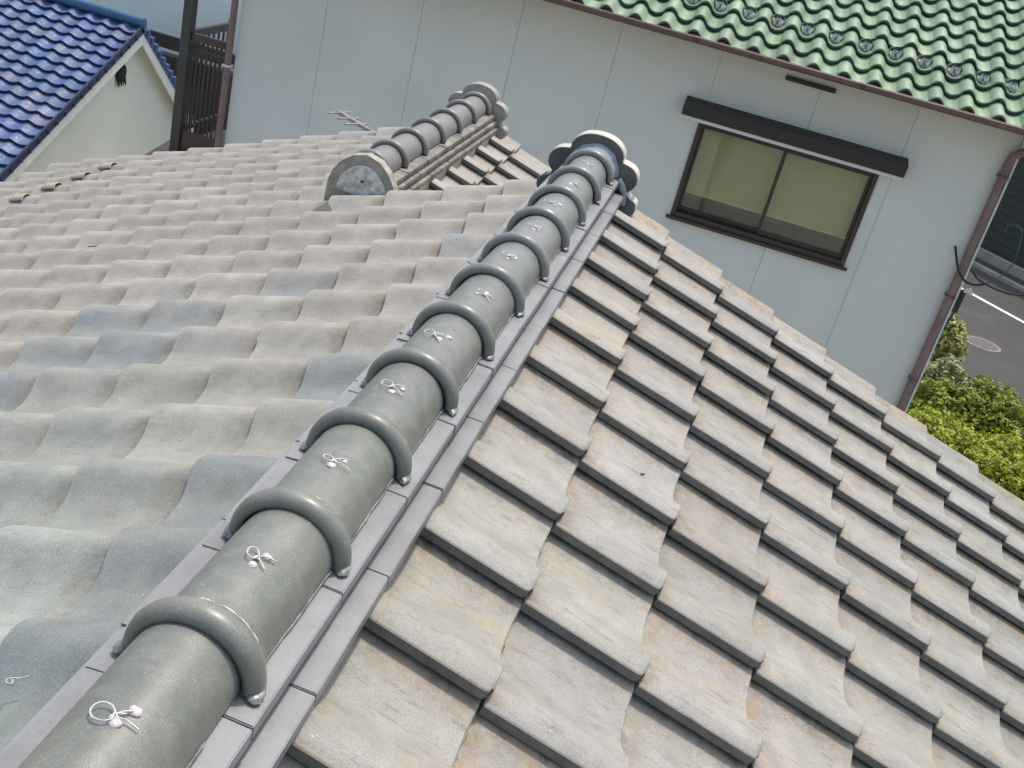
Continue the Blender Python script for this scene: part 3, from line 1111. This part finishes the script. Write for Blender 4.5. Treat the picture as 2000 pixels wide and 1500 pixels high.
deck_g.add(qa + qb, [(0, 1, 2, 3), (7, 6, 5, 4), (0, 4, 5, 1), (1, 5, 6, 2), (2, 6, 7, 3), (3, 7, 4, 0)])
rg = deck_g.build('roof', M_hood, gh, gm)
for j in range(0, -15, -1):
    for i in range(-28, 5):
        m_ = on(green, (j - .5) * SG, (i + .5) * NG, .04)
        x_, y_ = pix(m_)
        if not seen(m_, 900): continue
        green.lay(i, j, GT, rg, seen(m_, 30))
go_ = tag(green.field.build('roof_tile_field', M_green_i, rg), kind='stuff')
go_.data.materials.append(M_grim)
go_.data.materials.append(M_under)
# dark closers under the rolls at the eave
for i in range(-22, 5):
    c_ = on(green, -.012, i * NG + .0655, .03)
    n = 10
    pl = [c_ + Vector((.052 * math.cos(math.pi * k / n), 0, -.03 + .068 * math.sin(math.pi * k / n))) for k in range(n + 1)]
    MB().add(pl + [p + Vector((0, .03, 0)) for p in pl], [tuple(range(n + 1))]).build('eave_closer', M_brown, rg)


# flower shaped snow guards in the second row of troughs
def guard_mesh():
    mb = MB()
    # dark bent hood on the uphill side
    rows = []
    for t in (0, .35, .7, 1.0):
        rows.append([(-.165 + .08 * t, .068 * math.cos(math.pi * k / 8) * (1 - .1 * t), .008 + (.030 + .048 * t) * math.sin(math.pi * k / 8)) for k in range(9)])
    mb.grid(rows, True, mi=1)
    mb.grid([[(a - .002, b * .94, c * .93) for a, b, c in r] for r in rows], True, flip=True, mi=1)
    # two pale petals reaching down the trough
    for s in (-1, 1):
        rows = []
        for k in range(6):
            t = k / 5
            w = .014 * math.sin(math.pi * (t * .85 + .12)) + .003
            x, y, z = -.105 + .085 * t, s * (.014 + .016 * t), .050 - .038 * t * t
            rows.append([(x, y - w, z), (x, y, z + .005), (x, y + w, z)])
        mb.grid(rows, True)
        mb.grid([[(a, b, c - .003) for a, b, c in r] for r in rows], True, flip=True)
    mb.box(-.16, -.02, -.010, .010, .001, .010, .002)
    return mb.mesh('snow_guard')


GM_ = guard_mesh()
GM_.materials.append(plain('pale_zinc', (0.40, 0.40, 0.37), 0.6, 0.3, 40, 150, 0.1))
GM_.materials.append(plain('dark_zinc', (0.075, 0.075, 0.085), 0.75, 0.3, 40, 150, 0.1))
for i in range(-16, 5):
    p = on(green, -2 * SG - .015, i * NG + .1926, .036)
    if seen(p, 60):
        link('snow_guard', GM_, None, rg, frame(p, green.u, green.v, green.n) @ Matrix.Rotation(random.uniform(-.15, .15), 4, 'Z'))

# gutter: a half-round trough with brackets and joint sleeves
def gutter(mb, x0, x1, yc, zt, r):
    n = 10
    prof = [(yc - r * math.cos(math.pi * k / n), zt - r * math.sin(math.pi * k / n) * 1.15) for k in range(n + 1)]
    prof2 = [(yc - (r - .004) * math.cos(math.pi * k / n), zt - (r - .004) * math.sin(math.pi * k / n) * 1.15) for k in range(n + 1)]
    rows = [[(x, y, z) for y, z in prof] for x in (x0, x1)]
    rows2 = [[(x, y, z) for y, z in prof2] for x in (x0, x1)]
    mb.grid(rows, True)
    mb.grid(rows2, True, flip=True)
    mb.grid([rows[0], rows2[0]], False)
    mb.grid([rows[1], rows2[1]], False)
    for s in (-1, 1):
        mb.tube([(x0, yc + s * (r - .001), zt), (x1, yc + s * (r - .001), zt)], .006, 6)
    return mb


GY, GZT, GR = 9.64, -.146, .035
gto = gutter(MB(), -4.75, 3.25, GY, GZT, GR).build('gutter', M_brown, gh, gm)
for x in (-1.47, -.075, 1.32, 2.72, -2.87):
    b2 = gutter(MB(), x - .025, x + .025, GY, GZT + .002, GR + .005)
    b2.build('gutter_joint', plain('gutter_joint_brown', (0.075, 0.05, 0.045), 0.5), gto)
sf = MB()
sf.box(-4.7, 3.2, GY + .17, YW - .001, -.212, -.202)
sf.build('soffit', M_wood, gh, gm)


def pipe_round(name, pts, r, mat, parent, m):
    return MB().tube(pts, r, 12).build(name, mat, parent, m)


dpo = pipe_round('downpipe', [(2.98, 9.86, -.30), (2.90, 9.98, -.33), (2.82, 10.09, -.37), (2.762, 10.135, -.43), (2.748, 10.145, -.50), (2.748, 10.145, -3.0), (2.748, 10.145, GZ)], .036, M_pinkpipe, gh, gm)
for z in (-.62, -1.75, -2.6, -3.8):
    MB().box(2.705, 2.791, 10.10, 10.1995, z - .012, z + .012, .003).build('pipe_clip', M_brown, dpo)
MB().box(2.795, 2.815, 10.15, 10.22, GZ, -.25, .003).build('corner_trim', M_white, gh, gm)
dpl = pipe_round('downpipe', [(-4.40, 9.72, -.22), (-4.39, 9.95, -.34), (-4.375, 10.12, -.45), (-4.375, 10.15, -.6), (-4.375, 10.15, GZ)], .033, M_pinkpipe, gh, gm)
for z in (-1.62, -2.6):
    MB().box(-4.415, -4.335, 10.11, 10.1995, z - .012, z + .012, .003).build('pipe_clip', M_white, dpl)

# brown slatted balcony at the left end
bal = hpart('balcony', gh)
bal.matrix_basis = gm
bx0, bx1, by0, by1, bzt, bzb = -4.90, -4.46, 10.30, 11.25, -1.44, -2.42
po = MB()
po.box(bx0 - .045, bx0 + .055, by0 - .05, by0 + .05, GZ, .2, .006)
po.build('post', plain('dark_grey_brown_post', (0.05, 0.047, 0.045), 0.45, 0.15), bal)
MB().box(bx1 - .02, bx1 + .03, by0 - .03, by0 + .03, -2.9, bzt, .004).build('post', M_wood, bal)
MB().box(bx0 - .03, bx0 + .03, by1 - .03, by1 + .03, -2.9, bzt + .02, .004).build('post', M_wood, bal)
M_rail = plain('reddish_brown_rail', (0.075, 0.046, 0.040), 0.5, 0.2, 10, 100, 0.1)
MB().box(bx0 + .06, bx1 - .02, by0 - .025, by0 + .025, bzt - .07, bzt, .004).build('rail', M_rail, bal)
MB().box(bx0 + .06, bx1 - .02, by0 - .02, by0 + .02, bzb - .20, bzb, .004).build('rail', M_rail, bal)
MB().box(bx0 - .025, bx0 + .025, by0 + .06, by1, bzt - .075, bzt + .005, .004).build('rail', plain('weathered_grey_rail', (0.16, 0.155, 0.14), 0.6), bal)
MB().box(bx0 - .02, bx0 + .02, by0 + .06, by1, bzb - .045, bzb, .004).build('rail', M_rail, bal)
for k in range(7):
    x = bx0 + .085 + k * .046
    MB().box(x, x + .016, by0 - .008, by0 + .008, bzb, bzt - .07).build('slat', M_wood, bal)
for k in range(8):
    y = by0 + .12 + k * .11
    MB().box(bx0 - .008, bx0 + .008, y, y + .022, bzb, bzt - .075).build('slat', M_wood, bal)
MB().box(bx0 + .06, bx1 - .02, by0 - .012, by0 + .012, bzt - .17, bzt - .145, .002).build('rail', M_wood, bal)
pan = MB()
pan.box(bx0 + .07, bx1 - .12, by0 + .010, by0 + .018, bzt - .50, bzt - .28)
pan.build('privacy_board', plain('brown_privacy_board', (0.06, 0.045, 0.040), 0.5, 0.2, 10, 100, 0.1), bal)
fl = MB()
fl.box(bx0 - .04, XWL - .003, by0 + .03, by1 + .1, bzb - .26, bzb - .202)
fl.build('floor', M_rail, bal)
lr = MB()
lr.add([(-5.10, 10.0, -2.72), (-4.45, 10.0, -2.72), (-4.45, 10.6, -2.64), (-5.10, 10.6, -2.64), (-5.10, 10.0, -2.78), (-4.45, 10.0, -2.78), (-4.45, 10.6, -2.70), (-5.10, 10.6, -2.70)],
       [(0, 1, 2, 3), (7, 6, 5, 4), (0, 4, 5, 1), (1, 5, 6, 2), (2, 6, 7, 3), (3, 7, 4, 0)])
lr.build('lean_to_roof', plain('red_brown_sheet', (0.17, 0.075, 0.06), 0.5), gh, gm)

# ------------------------------------------------------------------ the blue roofed house
SB = 1.15


def bp(x, y, z):
    v = Vector((x, y, z)) - CAM_POS
    return CAM_POS + v * SB


AP = bp(-8.06, 15.038, -2.66)                     # verge apex
NE = bp(-8.06, 11.968, -4.217)                    # lower end of the near verge
FE = bp(-8.06, 16.40, -3.86)                      # point on the far verge
bh = empty('blue_roofed_house', (AP.x - 3, AP.y, GZ))
tag(bh, 'low cream walled house with glossy blue pantile roof and white barge boards', 'house')
bmx = Matrix.Translation((-(AP.x - 3), -AP.y, -GZ))
M_blue = glazed('blue_glaze', (0.085, 0.137, 0.285), (0.165, 0.185, 0.27), 0.45, False, 0.0, 0.22)
M_blue_i = glazed('blue_glaze_field', (0.085, 0.137, 0.285), (0.165, 0.185, 0.27), 0.45, True, 0.0, 0.22)
M_cream = plain('cream_wall', (0.80, 0.81, 0.70), 0.75, 0.04, 1.5, 100, 0.1)
M_barge = plain('white_barge_board', (0.80, 0.82, 0.74), 0.55, 0.06)
du = (NE - AP).normalized()
nb = Vector((1, 0, 0)).cross(du)
if nb.z < 0: nb = -nb
NB, SBJ = 0.31, 0.236
PROF_B = [(0, .030), (.018, .044), (.04, .052), (.065, .052), (.09, .044), (.115, .029), (.14, .014), (.17, .004), (.20, 0), (.235, .003), (.265, .011), (.29, .021), (.312, .028), (.335, .030)]
BT = tile_mesh('roof_tile', PROF_B, SBJ, .04, .034, .050, .020, .004, 0, butt=1)
BT.materials.append(M_blue)
M_navy = plain('navy_gap_shade', (0.022, 0.035, 0.085), 0.7, 0.2)  # shade of the row gaps painted in navy on the butt faces
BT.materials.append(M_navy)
blue = Slope(AP + nb * -.035 - Vector((NB * .98, 0, 0)), du, (1, 0, 0), NB, SBJ, .5)
dkb = MB()
wid = 7.0
qa = [AP + Vector((-.02, 0, 0)) - nb * .055, NE + du * .6 + Vector((-.02, 0, 0)) - nb * .055, NE + du * .6 - Vector((wid, 0, 0)) - nb * .055, AP - Vector((wid, 0, 0)) - nb * .055]
qb = [p - nb * .05 for p in qa]
dkb.add(qa + qb, [(0, 1, 2, 3), (7, 6, 5, 4), (0, 4, 5, 1), (1, 5, 6, 2), (2, 6, 7, 3), (3, 7, 4, 0)])
rb = dkb.build('roof', M_deck, bh, bmx)
for j in range(1, 18):
    for i in range(0, -22, -1):
        m_ = on(blue, (j - .5) * SBJ, (i + .5) * NB, .03)
        if not seen(m_, 500): continue
        blue.lay(i, j, BT, rb, seen(m_, 15))
tag(blue.field.build('roof_tile_field', M_blue_i, rb), kind='stuff').data.materials.append(M_navy)
# far slope of the same roof
dv = (FE - AP).normalized()
nv = dv.cross(Vector((1, 0, 0)))
if nv.z < 0: nv = -nv
fs_ = MB()
rows = []
for k in range(0, 9):
    for q, hh in ((0, .03), (1, .0)):
        d_ = AP + dv * (SBJ * (k + q) * 1.05)
        rows.append([d_ + nv * (hh + .02) - Vector((0, 0, 0)), d_ + nv * (hh + .02) - Vector((wid, 0, 0)), d_ - nv * .05 - Vector((wid, 0, 0)), d_ - nv * .05])
fs_.grid(rows, False, True)
fs_.build('far_roof_slope', M_blue_i, bh, bmx)
rc = MB()
n = 12
rows = [[(AP.x + .06 - x, AP.y + .085 * math.cos(math.pi * 2 * k / n), AP.z + .07 + .085 * math.sin(math.pi * 2 * k / n)) for k in range(n)] for x in (0, 7.0)]
rc.grid(rows, True, True)
rc.add(rows[0], [tuple(range(n))])
rc.build('ridge_cap', glazed('blue_ridge_glaze', (0.04, 0.12, 0.26), (0.05, 0.13, 0.27), 0.3), bh, bmx)
# verge tiles: dark overhanging edge
vg = MB()
a_, b_ = AP + Vector((.03, 0, 0)), NE + du * .6 + Vector((.03, 0, 0))
rows = [[p + nb * .05, p + Vector((.02, 0, 0)) + nb * .03, p + Vector((.02, 0, 0)) - nb * .10, p - nb * .10] for p in (a_, b_)]
vg.grid(rows, False, True)
vg.add(rows[0], [(0, 1, 2, 3)])
for k in range(1, 18):
    p = AP + du * (SBJ * k) + Vector((.052, 0, 0)) - nb * .06
    vg.box(p.x - .004, p.x + .012, p.y - .03, p.y + .03, p.z - .035, p.z + .03)
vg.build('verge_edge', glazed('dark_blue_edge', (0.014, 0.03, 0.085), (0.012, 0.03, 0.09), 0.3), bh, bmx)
vg2 = MB()
rows = [[p + nv * .06, p + Vector((.05, 0, 0)) + nv * .03, p + Vector((.05, 0, 0)) - nv * .06, p - nv * .06] for p in (AP, FE + dv * 1.0)]
vg2.grid(rows, False, True)
for k in range(0, 14):
    p = AP + dv * (.2 * k) + Vector((.02, 0, 0)) + nv * .03
    vg2.box(p.x - .04, p.x + .05, p.y - .05, p.y + .05, p.z - .04, p.z + .05)
vg2.build('verge_edge', M_blue, bh, bmx)
# barge boards
bgb = MB()
def board(p, q, nn, w0, w1, x0, x1):
    r0 = [Vector((x, v.y, v.z)) - nn * w for v, x, w in ((p, x0, w0), (p, x1, w0), (p, x1, w1), (p, x0, w1))]
    r1 = [Vector((x, v.y, v.z)) - nn * w for v, x, w in ((q, x0, w0), (q, x1, w0), (q, x1, w1), (q, x0, w1))]
    return MB().add(r0 + r1, [(0, 1, 2, 3), (7, 6, 5, 4), (0, 4, 5, 1), (1, 5, 6, 2), (2, 6, 7, 3), (3, 7, 4, 0)])
board(AP + dv * .02, NE + du * .6, nb, .075, .26, AP.x + .005, AP.x + .035).build('barge_board', M_barge, bh, bmx)
board(AP - du * .06, FE + dv * 1.0, nv, .06, .24, AP.x + .008, AP.x + .037).build('barge_board', M_barge, bh, bmx)
so_ = MB()
so_.add([AP + Vector((.02, 0, -.10)), FE + dv * 1.0 + Vector((.02, 0, -.10)), FE + dv * 1.0 + Vector((-.3, 0, -.10)), AP + Vector((-.3, 0, -.10))], [(0, 1, 2, 3)])
so_.add([AP + Vector((.02, 0, -.10)), NE + du * .6 + Vector((.02, 0, -.10)), NE + du * .6 + Vector((-.3, 0, -.10)), AP + Vector((-.3, 0, -.10))], [(3, 2, 1, 0)])
so_.build('soffit', M_barge, bh, bmx)
gw = MB()
gx = AP.x - .15
a1 = NE + du * .3
c1 = FE + dv * .9
apx = AP - Vector((0, 0, .105))
gw.add([(gx, a1.y, GZ), (gx, c1.y, GZ), (gx, c1.y, c1.z - .1), (gx, apx.y, apx.z), (gx, a1.y, a1.z - .1)], [(0, 1, 2, 3, 4)])
gw.add([(gx, a1.y, GZ), (gx, a1.y, a1.z - .1), (gx - 6.5, a1.y, a1.z - .1), (gx - 6.5, a1.y, GZ)], [(0, 1, 2, 3)])
gw.add([(gx, c1.y, GZ), (gx, c1.y, c1.z - .1), (gx - 6.5, c1.y, c1.z - .1), (gx - 6.5, c1.y, GZ)], [(3, 2, 1, 0)])
gw.build('wall', M_cream, bh, bmx)
# dark ragged round hole / nest under the barge board
hp = Vector((gx, 17.03, -3.97))
nst = MB()
rows = []
for a in range(5):
    t = a / 4 * math.pi / 2
    rows.append([(gx + .012 + .06 * math.sin(t), hp.y + .155 * math.cos(t) * math.cos(p) * (1 + .14 * noise.noise(Vector((k * 1.3, a, 4)))), hp.z + .155 * math.cos(t) * math.sin(p) * (1 + .18 * noise.noise(Vector((k * 1.7, a, 9))))) for k, p in enumerate(2 * math.pi * k / 18 for k in range(18))])
nst.grid(rows, False, True)
for k in range(16):
    yy = hp.y - .13 + .26 * k / 15
    nst.tube([(gx + .03, yy, hp.z - .09), (gx + .05, yy + random.uniform(-.02, .02), hp.z - .16 - random.random() * .06)], .008, 4)
nst.build('gable_vent', plain('dark_straw', (0.025, 0.024, 0.02), 0.95, 0.4, 40), bh, bmx)
# wire snow guards on the blue roof
for (i, j) in ((-8, 16), (-9, 16), (-8, 14), (-10, 15)):
    p = on(blue, j * SBJ - .1, i * NB + .2, .03)
    g_ = MB()
    for s in (-.05, .05):
        g_.tube([(.0, s - .03, 0), (-.02, s - .025, .07), (-.03, s, .09), (-.02, s + .025, .07), (0, s + .03, 0)], .007, 5)
    g_.build('snow_guard', plain('white_metal_guard', (0.7, 0.72, 0.72), 0.3, metal=0.4), rb, frame(p, blue.u, blue.v, blue.n))

# ------------------------------------------------------------------ building behind, left
bb_ = empty('background_building', (-10, 24, GZ))
tag(bb_, 'plain grey green walled building behind the blue roof and balcony', 'building')
bbm = Matrix.Translation((10, -24, -GZ))
wl = MB()
wl.box(-24, -4.0, 22, 30, GZ, 1.5)
wl.build('wall', plain('grey_green_render', (0.84, 0.87, 0.78), 0.8, 0.04, 1.0, 100, 0.1), bb_, bbm)
bal2 = hpart('balcony', bb_)
bal2.matrix_basis = bbm
yq = 20.6
def Yq(px, py, Y):
    v = [sum(CAM_M[a][k] * w for a, w in enumerate(((px - 1000) / FPX, (py - 750) / FPX, 1.0))) for k in range(3)]
    t = (Y - CAM_POS.y) / v[1]
    return Vector((CAM_POS.x + t * v[0], Y, CAM_POS.z + t * v[2]))
q0, q1 = Yq(296, 62, yq), Yq(356, 79, yq)
MB().box(q0.x - .6, q1.x + 2.2, yq, yq + .08, q0.z - .02 - .22, q0.z + .02, .01).build('rail', M_wood, bal2)
MB().box(q0.x - .6, q1.x + 2.2, yq - .01, yq + .05, q0.z - .37, q0.z - .31, .005).build('rail', plain('grey_rail', (0.15, 0.15, 0.14), 0.6), bal2)
k = 0
x = q0.x - .6
while x < q1.x + 2.1:
    MB().box(x, x + .10, yq + .01, yq + .04, q0.z - 2.0, q0.z - .37).build('slat', M_wood, bal2)
    x += .118
MB().box(q0.x - .6, q1.x + 2.2, yq, 22, q0.z - 2.2, q0.z - 2.0).build('floor', M_wood, bal2)
MB().box(q0.x - .5, q0.x - .35, yq + .2, yq + .35, GZ, q0.z - 2.2).build('post', M_wood, bal2)
MB().box(q1.x + 1.9, q1.x + 2.05, yq + .2, yq + .35, GZ, q0.z - 2.2).build('post', M_wood, bal2)

# ------------------------------------------------------------------ dark clad building across the road
db = empty('dark_clad_building', (12, 38, GZ))
tag(db, 'dark weatherboarded building across the road beyond the drain', 'building')
M_board = plain('black_brown_board', (0.040, 0.046, 0.036), 0.7, 0.25, 3, 60, 0.2)
MB_ = MB()
kbox(MB_, -9, 14, 4.15, 12, 0, 6.0)
dbm = Matrix.Translation((-12, -38, -GZ))
wd = MB_.build('wall', M_deck, db, dbm)
for k in range(19):
    b2 = MB()
    z = .35 + k * .29
    mm = frame(P_line, RD, RN, Vector((0, 0, 1)))
    vs_ = [mm @ Vector(v) for v in ((-9, 4.10, z), (14, 4.10, z), (14, 4.13, z + .30), (-9, 4.13, z + .30), (-9, 4.14, z), (14, 4.14, z), (14, 4.145, z + .30), (-9, 4.145, z + .30))]
    b2.add(vs_, [(0, 1, 2, 3), (7, 6, 5, 4), (0, 4, 5, 1), (2, 6, 7, 3), (1, 5, 6, 2), (0, 3, 7, 4)])
    b2.build('board', M_board, wd)

# ------------------------------------------------------------------ shrubs by the corner
def leaf_mat(name, a, b_, tip=None):
    m, nt, b = new_mat(name)
    r = rand(nt, True)
    c = mixc(nt, r, a, b_)
    c = mixc(nt, 1.0, c, remap(nt, white(nt, r, 8.1), 0, 1, 0.55, 1.15), 'MULTIPLY')
    if tip:
        c = mixc(nt, remap(nt, white(nt, r, 3.3), .45, .55), c, tip)
    nt.links.new(c, b.inputs['Base Color'])
    b.inputs['Roughness'].default_value = 0.5
    b.inputs['Transmission Weight'].default_value = 0.0
    tr_ = nd(nt, 'ShaderNodeBsdfTranslucent')
    nt.links.new(c, tr_.inputs['Color'])
    mx = nd(nt, 'ShaderNodeMixShader')
    mx.inputs[0].default_value = 0.3
    nt.links.new(b.outputs[0], mx.inputs[1])
    nt.links.new(tr_.outputs[0], mx.inputs[2])
    nt.links.new(mx.outputs[0], nt.nodes['Material Output'].inputs['Surface'])
    return m


def shrub(name, label, base, blobs, nleaf, size, mat, asp=2.2, up=.5, seed=1):
    root = empty(name, base)
    tag(root, label, 'shrub', 'shrubs beside the road')
    rd_ = random.Random(seed)
    mb = MB()
    tot = sum(r[3] * r[4] for r in blobs)
    for (x, y, z, rx, ry, rz) in blobs:
        n_ = int(nleaf * rx * ry / tot)
        for _ in range(n_):
            d = Vector((rd_.gauss(0, 1), rd_.gauss(0, 1), rd_.gauss(0, 1))).normalized()
            if d.z < -.75: d.z = -d.z
            w = 1 + .30 * noise.noise(d * 2.6 + Vector((x, y, z))) + .20 * noise.noise(d * 7 + Vector((y, z, x)))
            rr = w * (1 - .35 * rd_.random() ** 2)
            c = Vector((x + d.x * rx * rr, y + d.y * ry * rr, z + d.z * rz * rr)) - Vector(base)
            nn = (d + Vector((rd_.gauss(0, .5), rd_.gauss(0, .5), rd_.gauss(0, .5) + up))).normalized()
            t = nn.cross(Vector((rd_.gauss(0, 1), rd_.gauss(0, 1), rd_.gauss(0, 1)))).normalized()
            b_ = nn.cross(t)
            s = size * rd_.uniform(.6, 1.3)
            l = c + t * s
            mb.add([c - t * s, c + b_ * s / asp + nn * s * .15, l, c - b_ * s / asp + nn * s * .15], [(0, 1, 2, 3)])
    fo = mb.build('foliage', mat, root)
    fo['kind'] = 'stuff'
    st = MB()
    for (x, y, z, rx, ry, rz) in blobs:
        for q in range(4):
            a = q * 1.57 + x
            b0 = Vector((x + .12 * math.cos(a), y + .12 * math.sin(a), GZ)) - Vector(base)
            t0 = Vector((x + rx * .55 * math.cos(a), y + ry * .55 * math.sin(a), z + rz * .45)) - Vector(base)
            st.tube([b0, b0.lerp(t0, .5) + Vector((0, 0, .1)), t0], [.035, .022, .010], 6)
    st.build('stem', M_wood, root)
    return root


M_azalea = leaf_mat('azalea_leaf', (0.26, 0.34, 0.012), (0.52, 0.53, 0.03))
M_azalea2 = leaf_mat('green_shrub_leaf', (0.17, 0.24, 0.012), (0.33, 0.38, 0.025))
M_var = leaf_mat('yellow_tipped_leaf', (0.15, 0.21, 0.04), (0.26, 0.30, 0.07), (0.58, 0.52, 0.17))
M_varw = leaf_mat('white_edged_leaf', (0.10, 0.16, 0.03), (0.17, 0.22, 0.05), (0.46, 0.45, 0.27))
shrub('azalea_bush', 'yellow green clipped azalea mound nearest the tiled roof edge', (6.3, 16.6, GZ),
      [(5.75, 16.6, -6.2, .85, .8, .82), (5.0, 17.2, -6.25, .65, .7, .75), (6.6, 16.4, -6.2, .9, .9, .85), (7.0, 15.2, -6.35, .9, .8, .75)], 36000, .040, M_azalea, 1.9, .5, 3)
shrub('green_bush', 'deeper green rounded bush between the azalea mound and the road', (6.8, 18.4, GZ),
      [(6.0, 18.5, -6.1, .75, .75, .88), (5.25, 18.4, -6.2, .65, .7, .78), (6.6, 17.7, -6.15, .7, .8, .85)], 22000, .046, M_azalea2, 1.9, .4, 4)
shrub('variegated_bush', 'pale white edged leafy bush below the taller yellow shrub', (5.6, 19.4, GZ),
      [(5.35, 19.4, -6.05, .6, .6, .75), (6.0, 19.3, -6.3, .55, .5, .55)], 7500, .05, M_varw, 2.4, .4, 5)
shrub('yellow_tipped_shrub', 'tall narrow shrub with yellow tipped leaves beside the grey house corner', (5.4, 20.6, GZ),
      [(5.35, 20.6, -5.45, .45, .45, .60), (5.3, 20.4, -6.2, .5, .5, .7)], 6500, .062, M_var, 2.6, .7, 6)
shrub('roadside_bush', 'bright green foliage beside the dark building at the right picture edge', (14.2, 35.0, GZ),
      [(14.2, 35.0, -4.2, 1.6, 1.4, 3.0)], 9000, .10, M_azalea2, 2.0, .5, 7)

# ------------------------------------------------------------------ cables and aerial
M_black = plain('black_cable', (0.012, 0.012, 0.013), 0.45, 0.1)
M_teal = plain('teal_cable', (0.02, 0.10, 0.115), 0.4, 0.1)


def spline(p, n=6):
    p = [Vector(q) for q in p]
    out = []
    for a in range(len(p) - 1):
        p0, p1, p2, p3 = p[max(a - 1, 0)], p[a], p[a + 1], p[min(a + 2, len(p) - 1)]
        for k in range(n):
            t = k / n
            out.append(.5 * ((2 * p1) + (p2 - p0) * t + (2 * p0 - 5 * p1 + 4 * p2 - p3) * t * t + (3 * p1 - p0 - 3 * p2 + p3) * t ** 3))
    out.append(p[-1])
    return out


tag(MB().tube(spline([(2.628, 10.19, -1.318), (2.645, 10.05, -1.38), (2.711, 10.04, -1.487), (2.792, 10.03, -1.55), (2.887, 10.04, -1.559), (2.96, 10.05, -1.527)]), .011, 7).build('cable', M_black),
    'thick black cable sagging from the grey wall round the downpipe', 'cable')
tag(MB().tube(spline([(2.94, 10.05, -1.534), (2.981, 10.05, -1.513), (3.057, 10.05, -1.425), (3.1, 10.05, -1.313), (3.103, 10.05, -1.216), (3.08, 10.05, -1.079), (3.056, 10.05, -.992), (2.995, 10.05, -.964), (2.937, 10.05, -.982), (2.931, 10.05, -1.041)]), .0055, 6).build('cable', M_teal),
    'thin teal cable curling into an open loop right of the downpipe', 'cable')
tag(MB().tube(spline([(2.80, 10.5, -1.50), (3.03, 11, -1.666), (3.123, 11, -1.733), (3.262, 11, -1.769), (3.391, 11, -1.782), (3.579, 11, -1.758), (4.6, 11.2, -1.55), (7, 11.6, -.9), (10, 12.2, .2)]), .010, 7).build('cable', M_black),
    'lower black service cable running out to the right picture edge', 'cable')
bx_ = empty('cable_bracket', (2.85, 10.3, -1.8))
tag(bx_, 'black cable clamp with dangling wire ends on the house corner', 'bracket')
MB().box(-.02, .05, -.02, .02, -.12, .10, .006).build('clamp', M_black, bx_)
for (dx, dz, l) in ((.03, -.10, .34), (0, -.1, .30), (-.03, -.08, .38), (.05, .06, .1)):
    MB().tube([(dx, 0, dz), (dx - .02, .02, dz - l * .5), (dx - .045 + random.uniform(-.02, .02), .02, dz - l)], .009, 6).build('wire_end', M_black, bx_)
MB().tube([(.02, -.02, .10), (.07, -.02, .12), (.09, -.02, .08)], .022, 8).build('insulator', M_seal, bx_)
MB().box(-.055, -.0205, -.012, .012, -.02, .02).build('arm', M_wood, bx_)

# scraps lying on the tiles
def on_roof(px, py, sl, h):
    v = Vector([sum(CAM_M[a][k] * w for a, w in enumerate(((px - 1000) / FPX, (py - 750) / FPX, 1.0))) for k in range(3)])
    p0 = sl.o + sl.n * h
    return CAM_POS + v * ((p0 - CAM_POS).dot(sl.n) / v.dot(sl.n))


q = on_roof(35, 1330, left, .045)
wr = MB().tube(spline([(-.014, -.006, .004), (-.004, -.002, .003), (.004, .002, .006), (.009, .008, .008), (.005, .013, .006), (0, .010, .004), (.003, .005, .006)], 4), .0011, 5).build('wire_scrap', M_wire)
wr.matrix_basis = frame(q, left.u, left.v, left.n)
tag(wr, 'small bent wire scrap on the nearest tile at the left edge', 'wire')
lf = MB().grid([[(x * .009, y * .005 * (1 - abs(x)) , .002 + .003 * x * x + .001 * y) for y in (-1, 0, 1)] for x in (-1, -.5, 0, .5, 1)], True).build('dead_leaf', plain('brown_leaf', (0.06, 0.035, 0.02), 0.8, 0.3))
lf.matrix_basis = frame(on_roof(1253, 928, right, .014), right.u, right.v, right.n) @ Matrix.Rotation(.9, 4, 'Z')
tag(lf, 'tiny dark dead leaf on a right slope tile', 'leaf')
tw = MB().tube([(-.02, 0, .003), (0, .003, .004), (.018, -.002, .003)], .0018, 5).build('twig', plain('dark_twig', (0.05, 0.04, 0.03), 0.9, 0.3))
tw.matrix_basis = frame(on_roof(180, 483, left, .046), left.u, left.v, left.n)
tag(tw, 'short dark twig on the far left tiles', 'twig')

an = empty('tv_aerial', (-1.55, 6.84, GZ))
tag(an, 'small grey television aerial with three rods behind the beige roof', 'aerial')
M_alu = plain('dull_aluminium', (0.30, 0.27, 0.24), 0.6, 0.2)
anm = Matrix.Translation((1.55, -6.84, -GZ))
MB().tube([(-2.196, 7.317, -1.0), (-1.55, 6.84, -1.0)], .017, 8).build('boom', M_alu, an, anm)
for a, b_ in (((-2.217, 7.191), (-2.128, 7.369)), ((-2.119, 7.124), (-2.026, 7.282)), ((-2.033, 7.039), (-1.938, 7.198))):
    MB().tube([(*a, -.995), (*b_, -.995)], .007, 6).build('element', M_alu, an, anm)
MB().tube([(-1.55, 6.84, GZ), (-1.55, 6.84, -.95)], .02, 8).build('mast', M_alu, an, anm)

for o in (deck_r, deck_l, deck_w, rg, rb):
    pass
bpy.context.view_layer.update()
# tiles were placed in world coordinates: cancel the offset of the slope they belong to
for dk, m_ in ((deck_r, house), (deck_l, house), (deck_w, house), (rg, gh), (rb, bh)):
    pass
print('tiles', right.count, left.count, wing.count, green.count, blue.count)
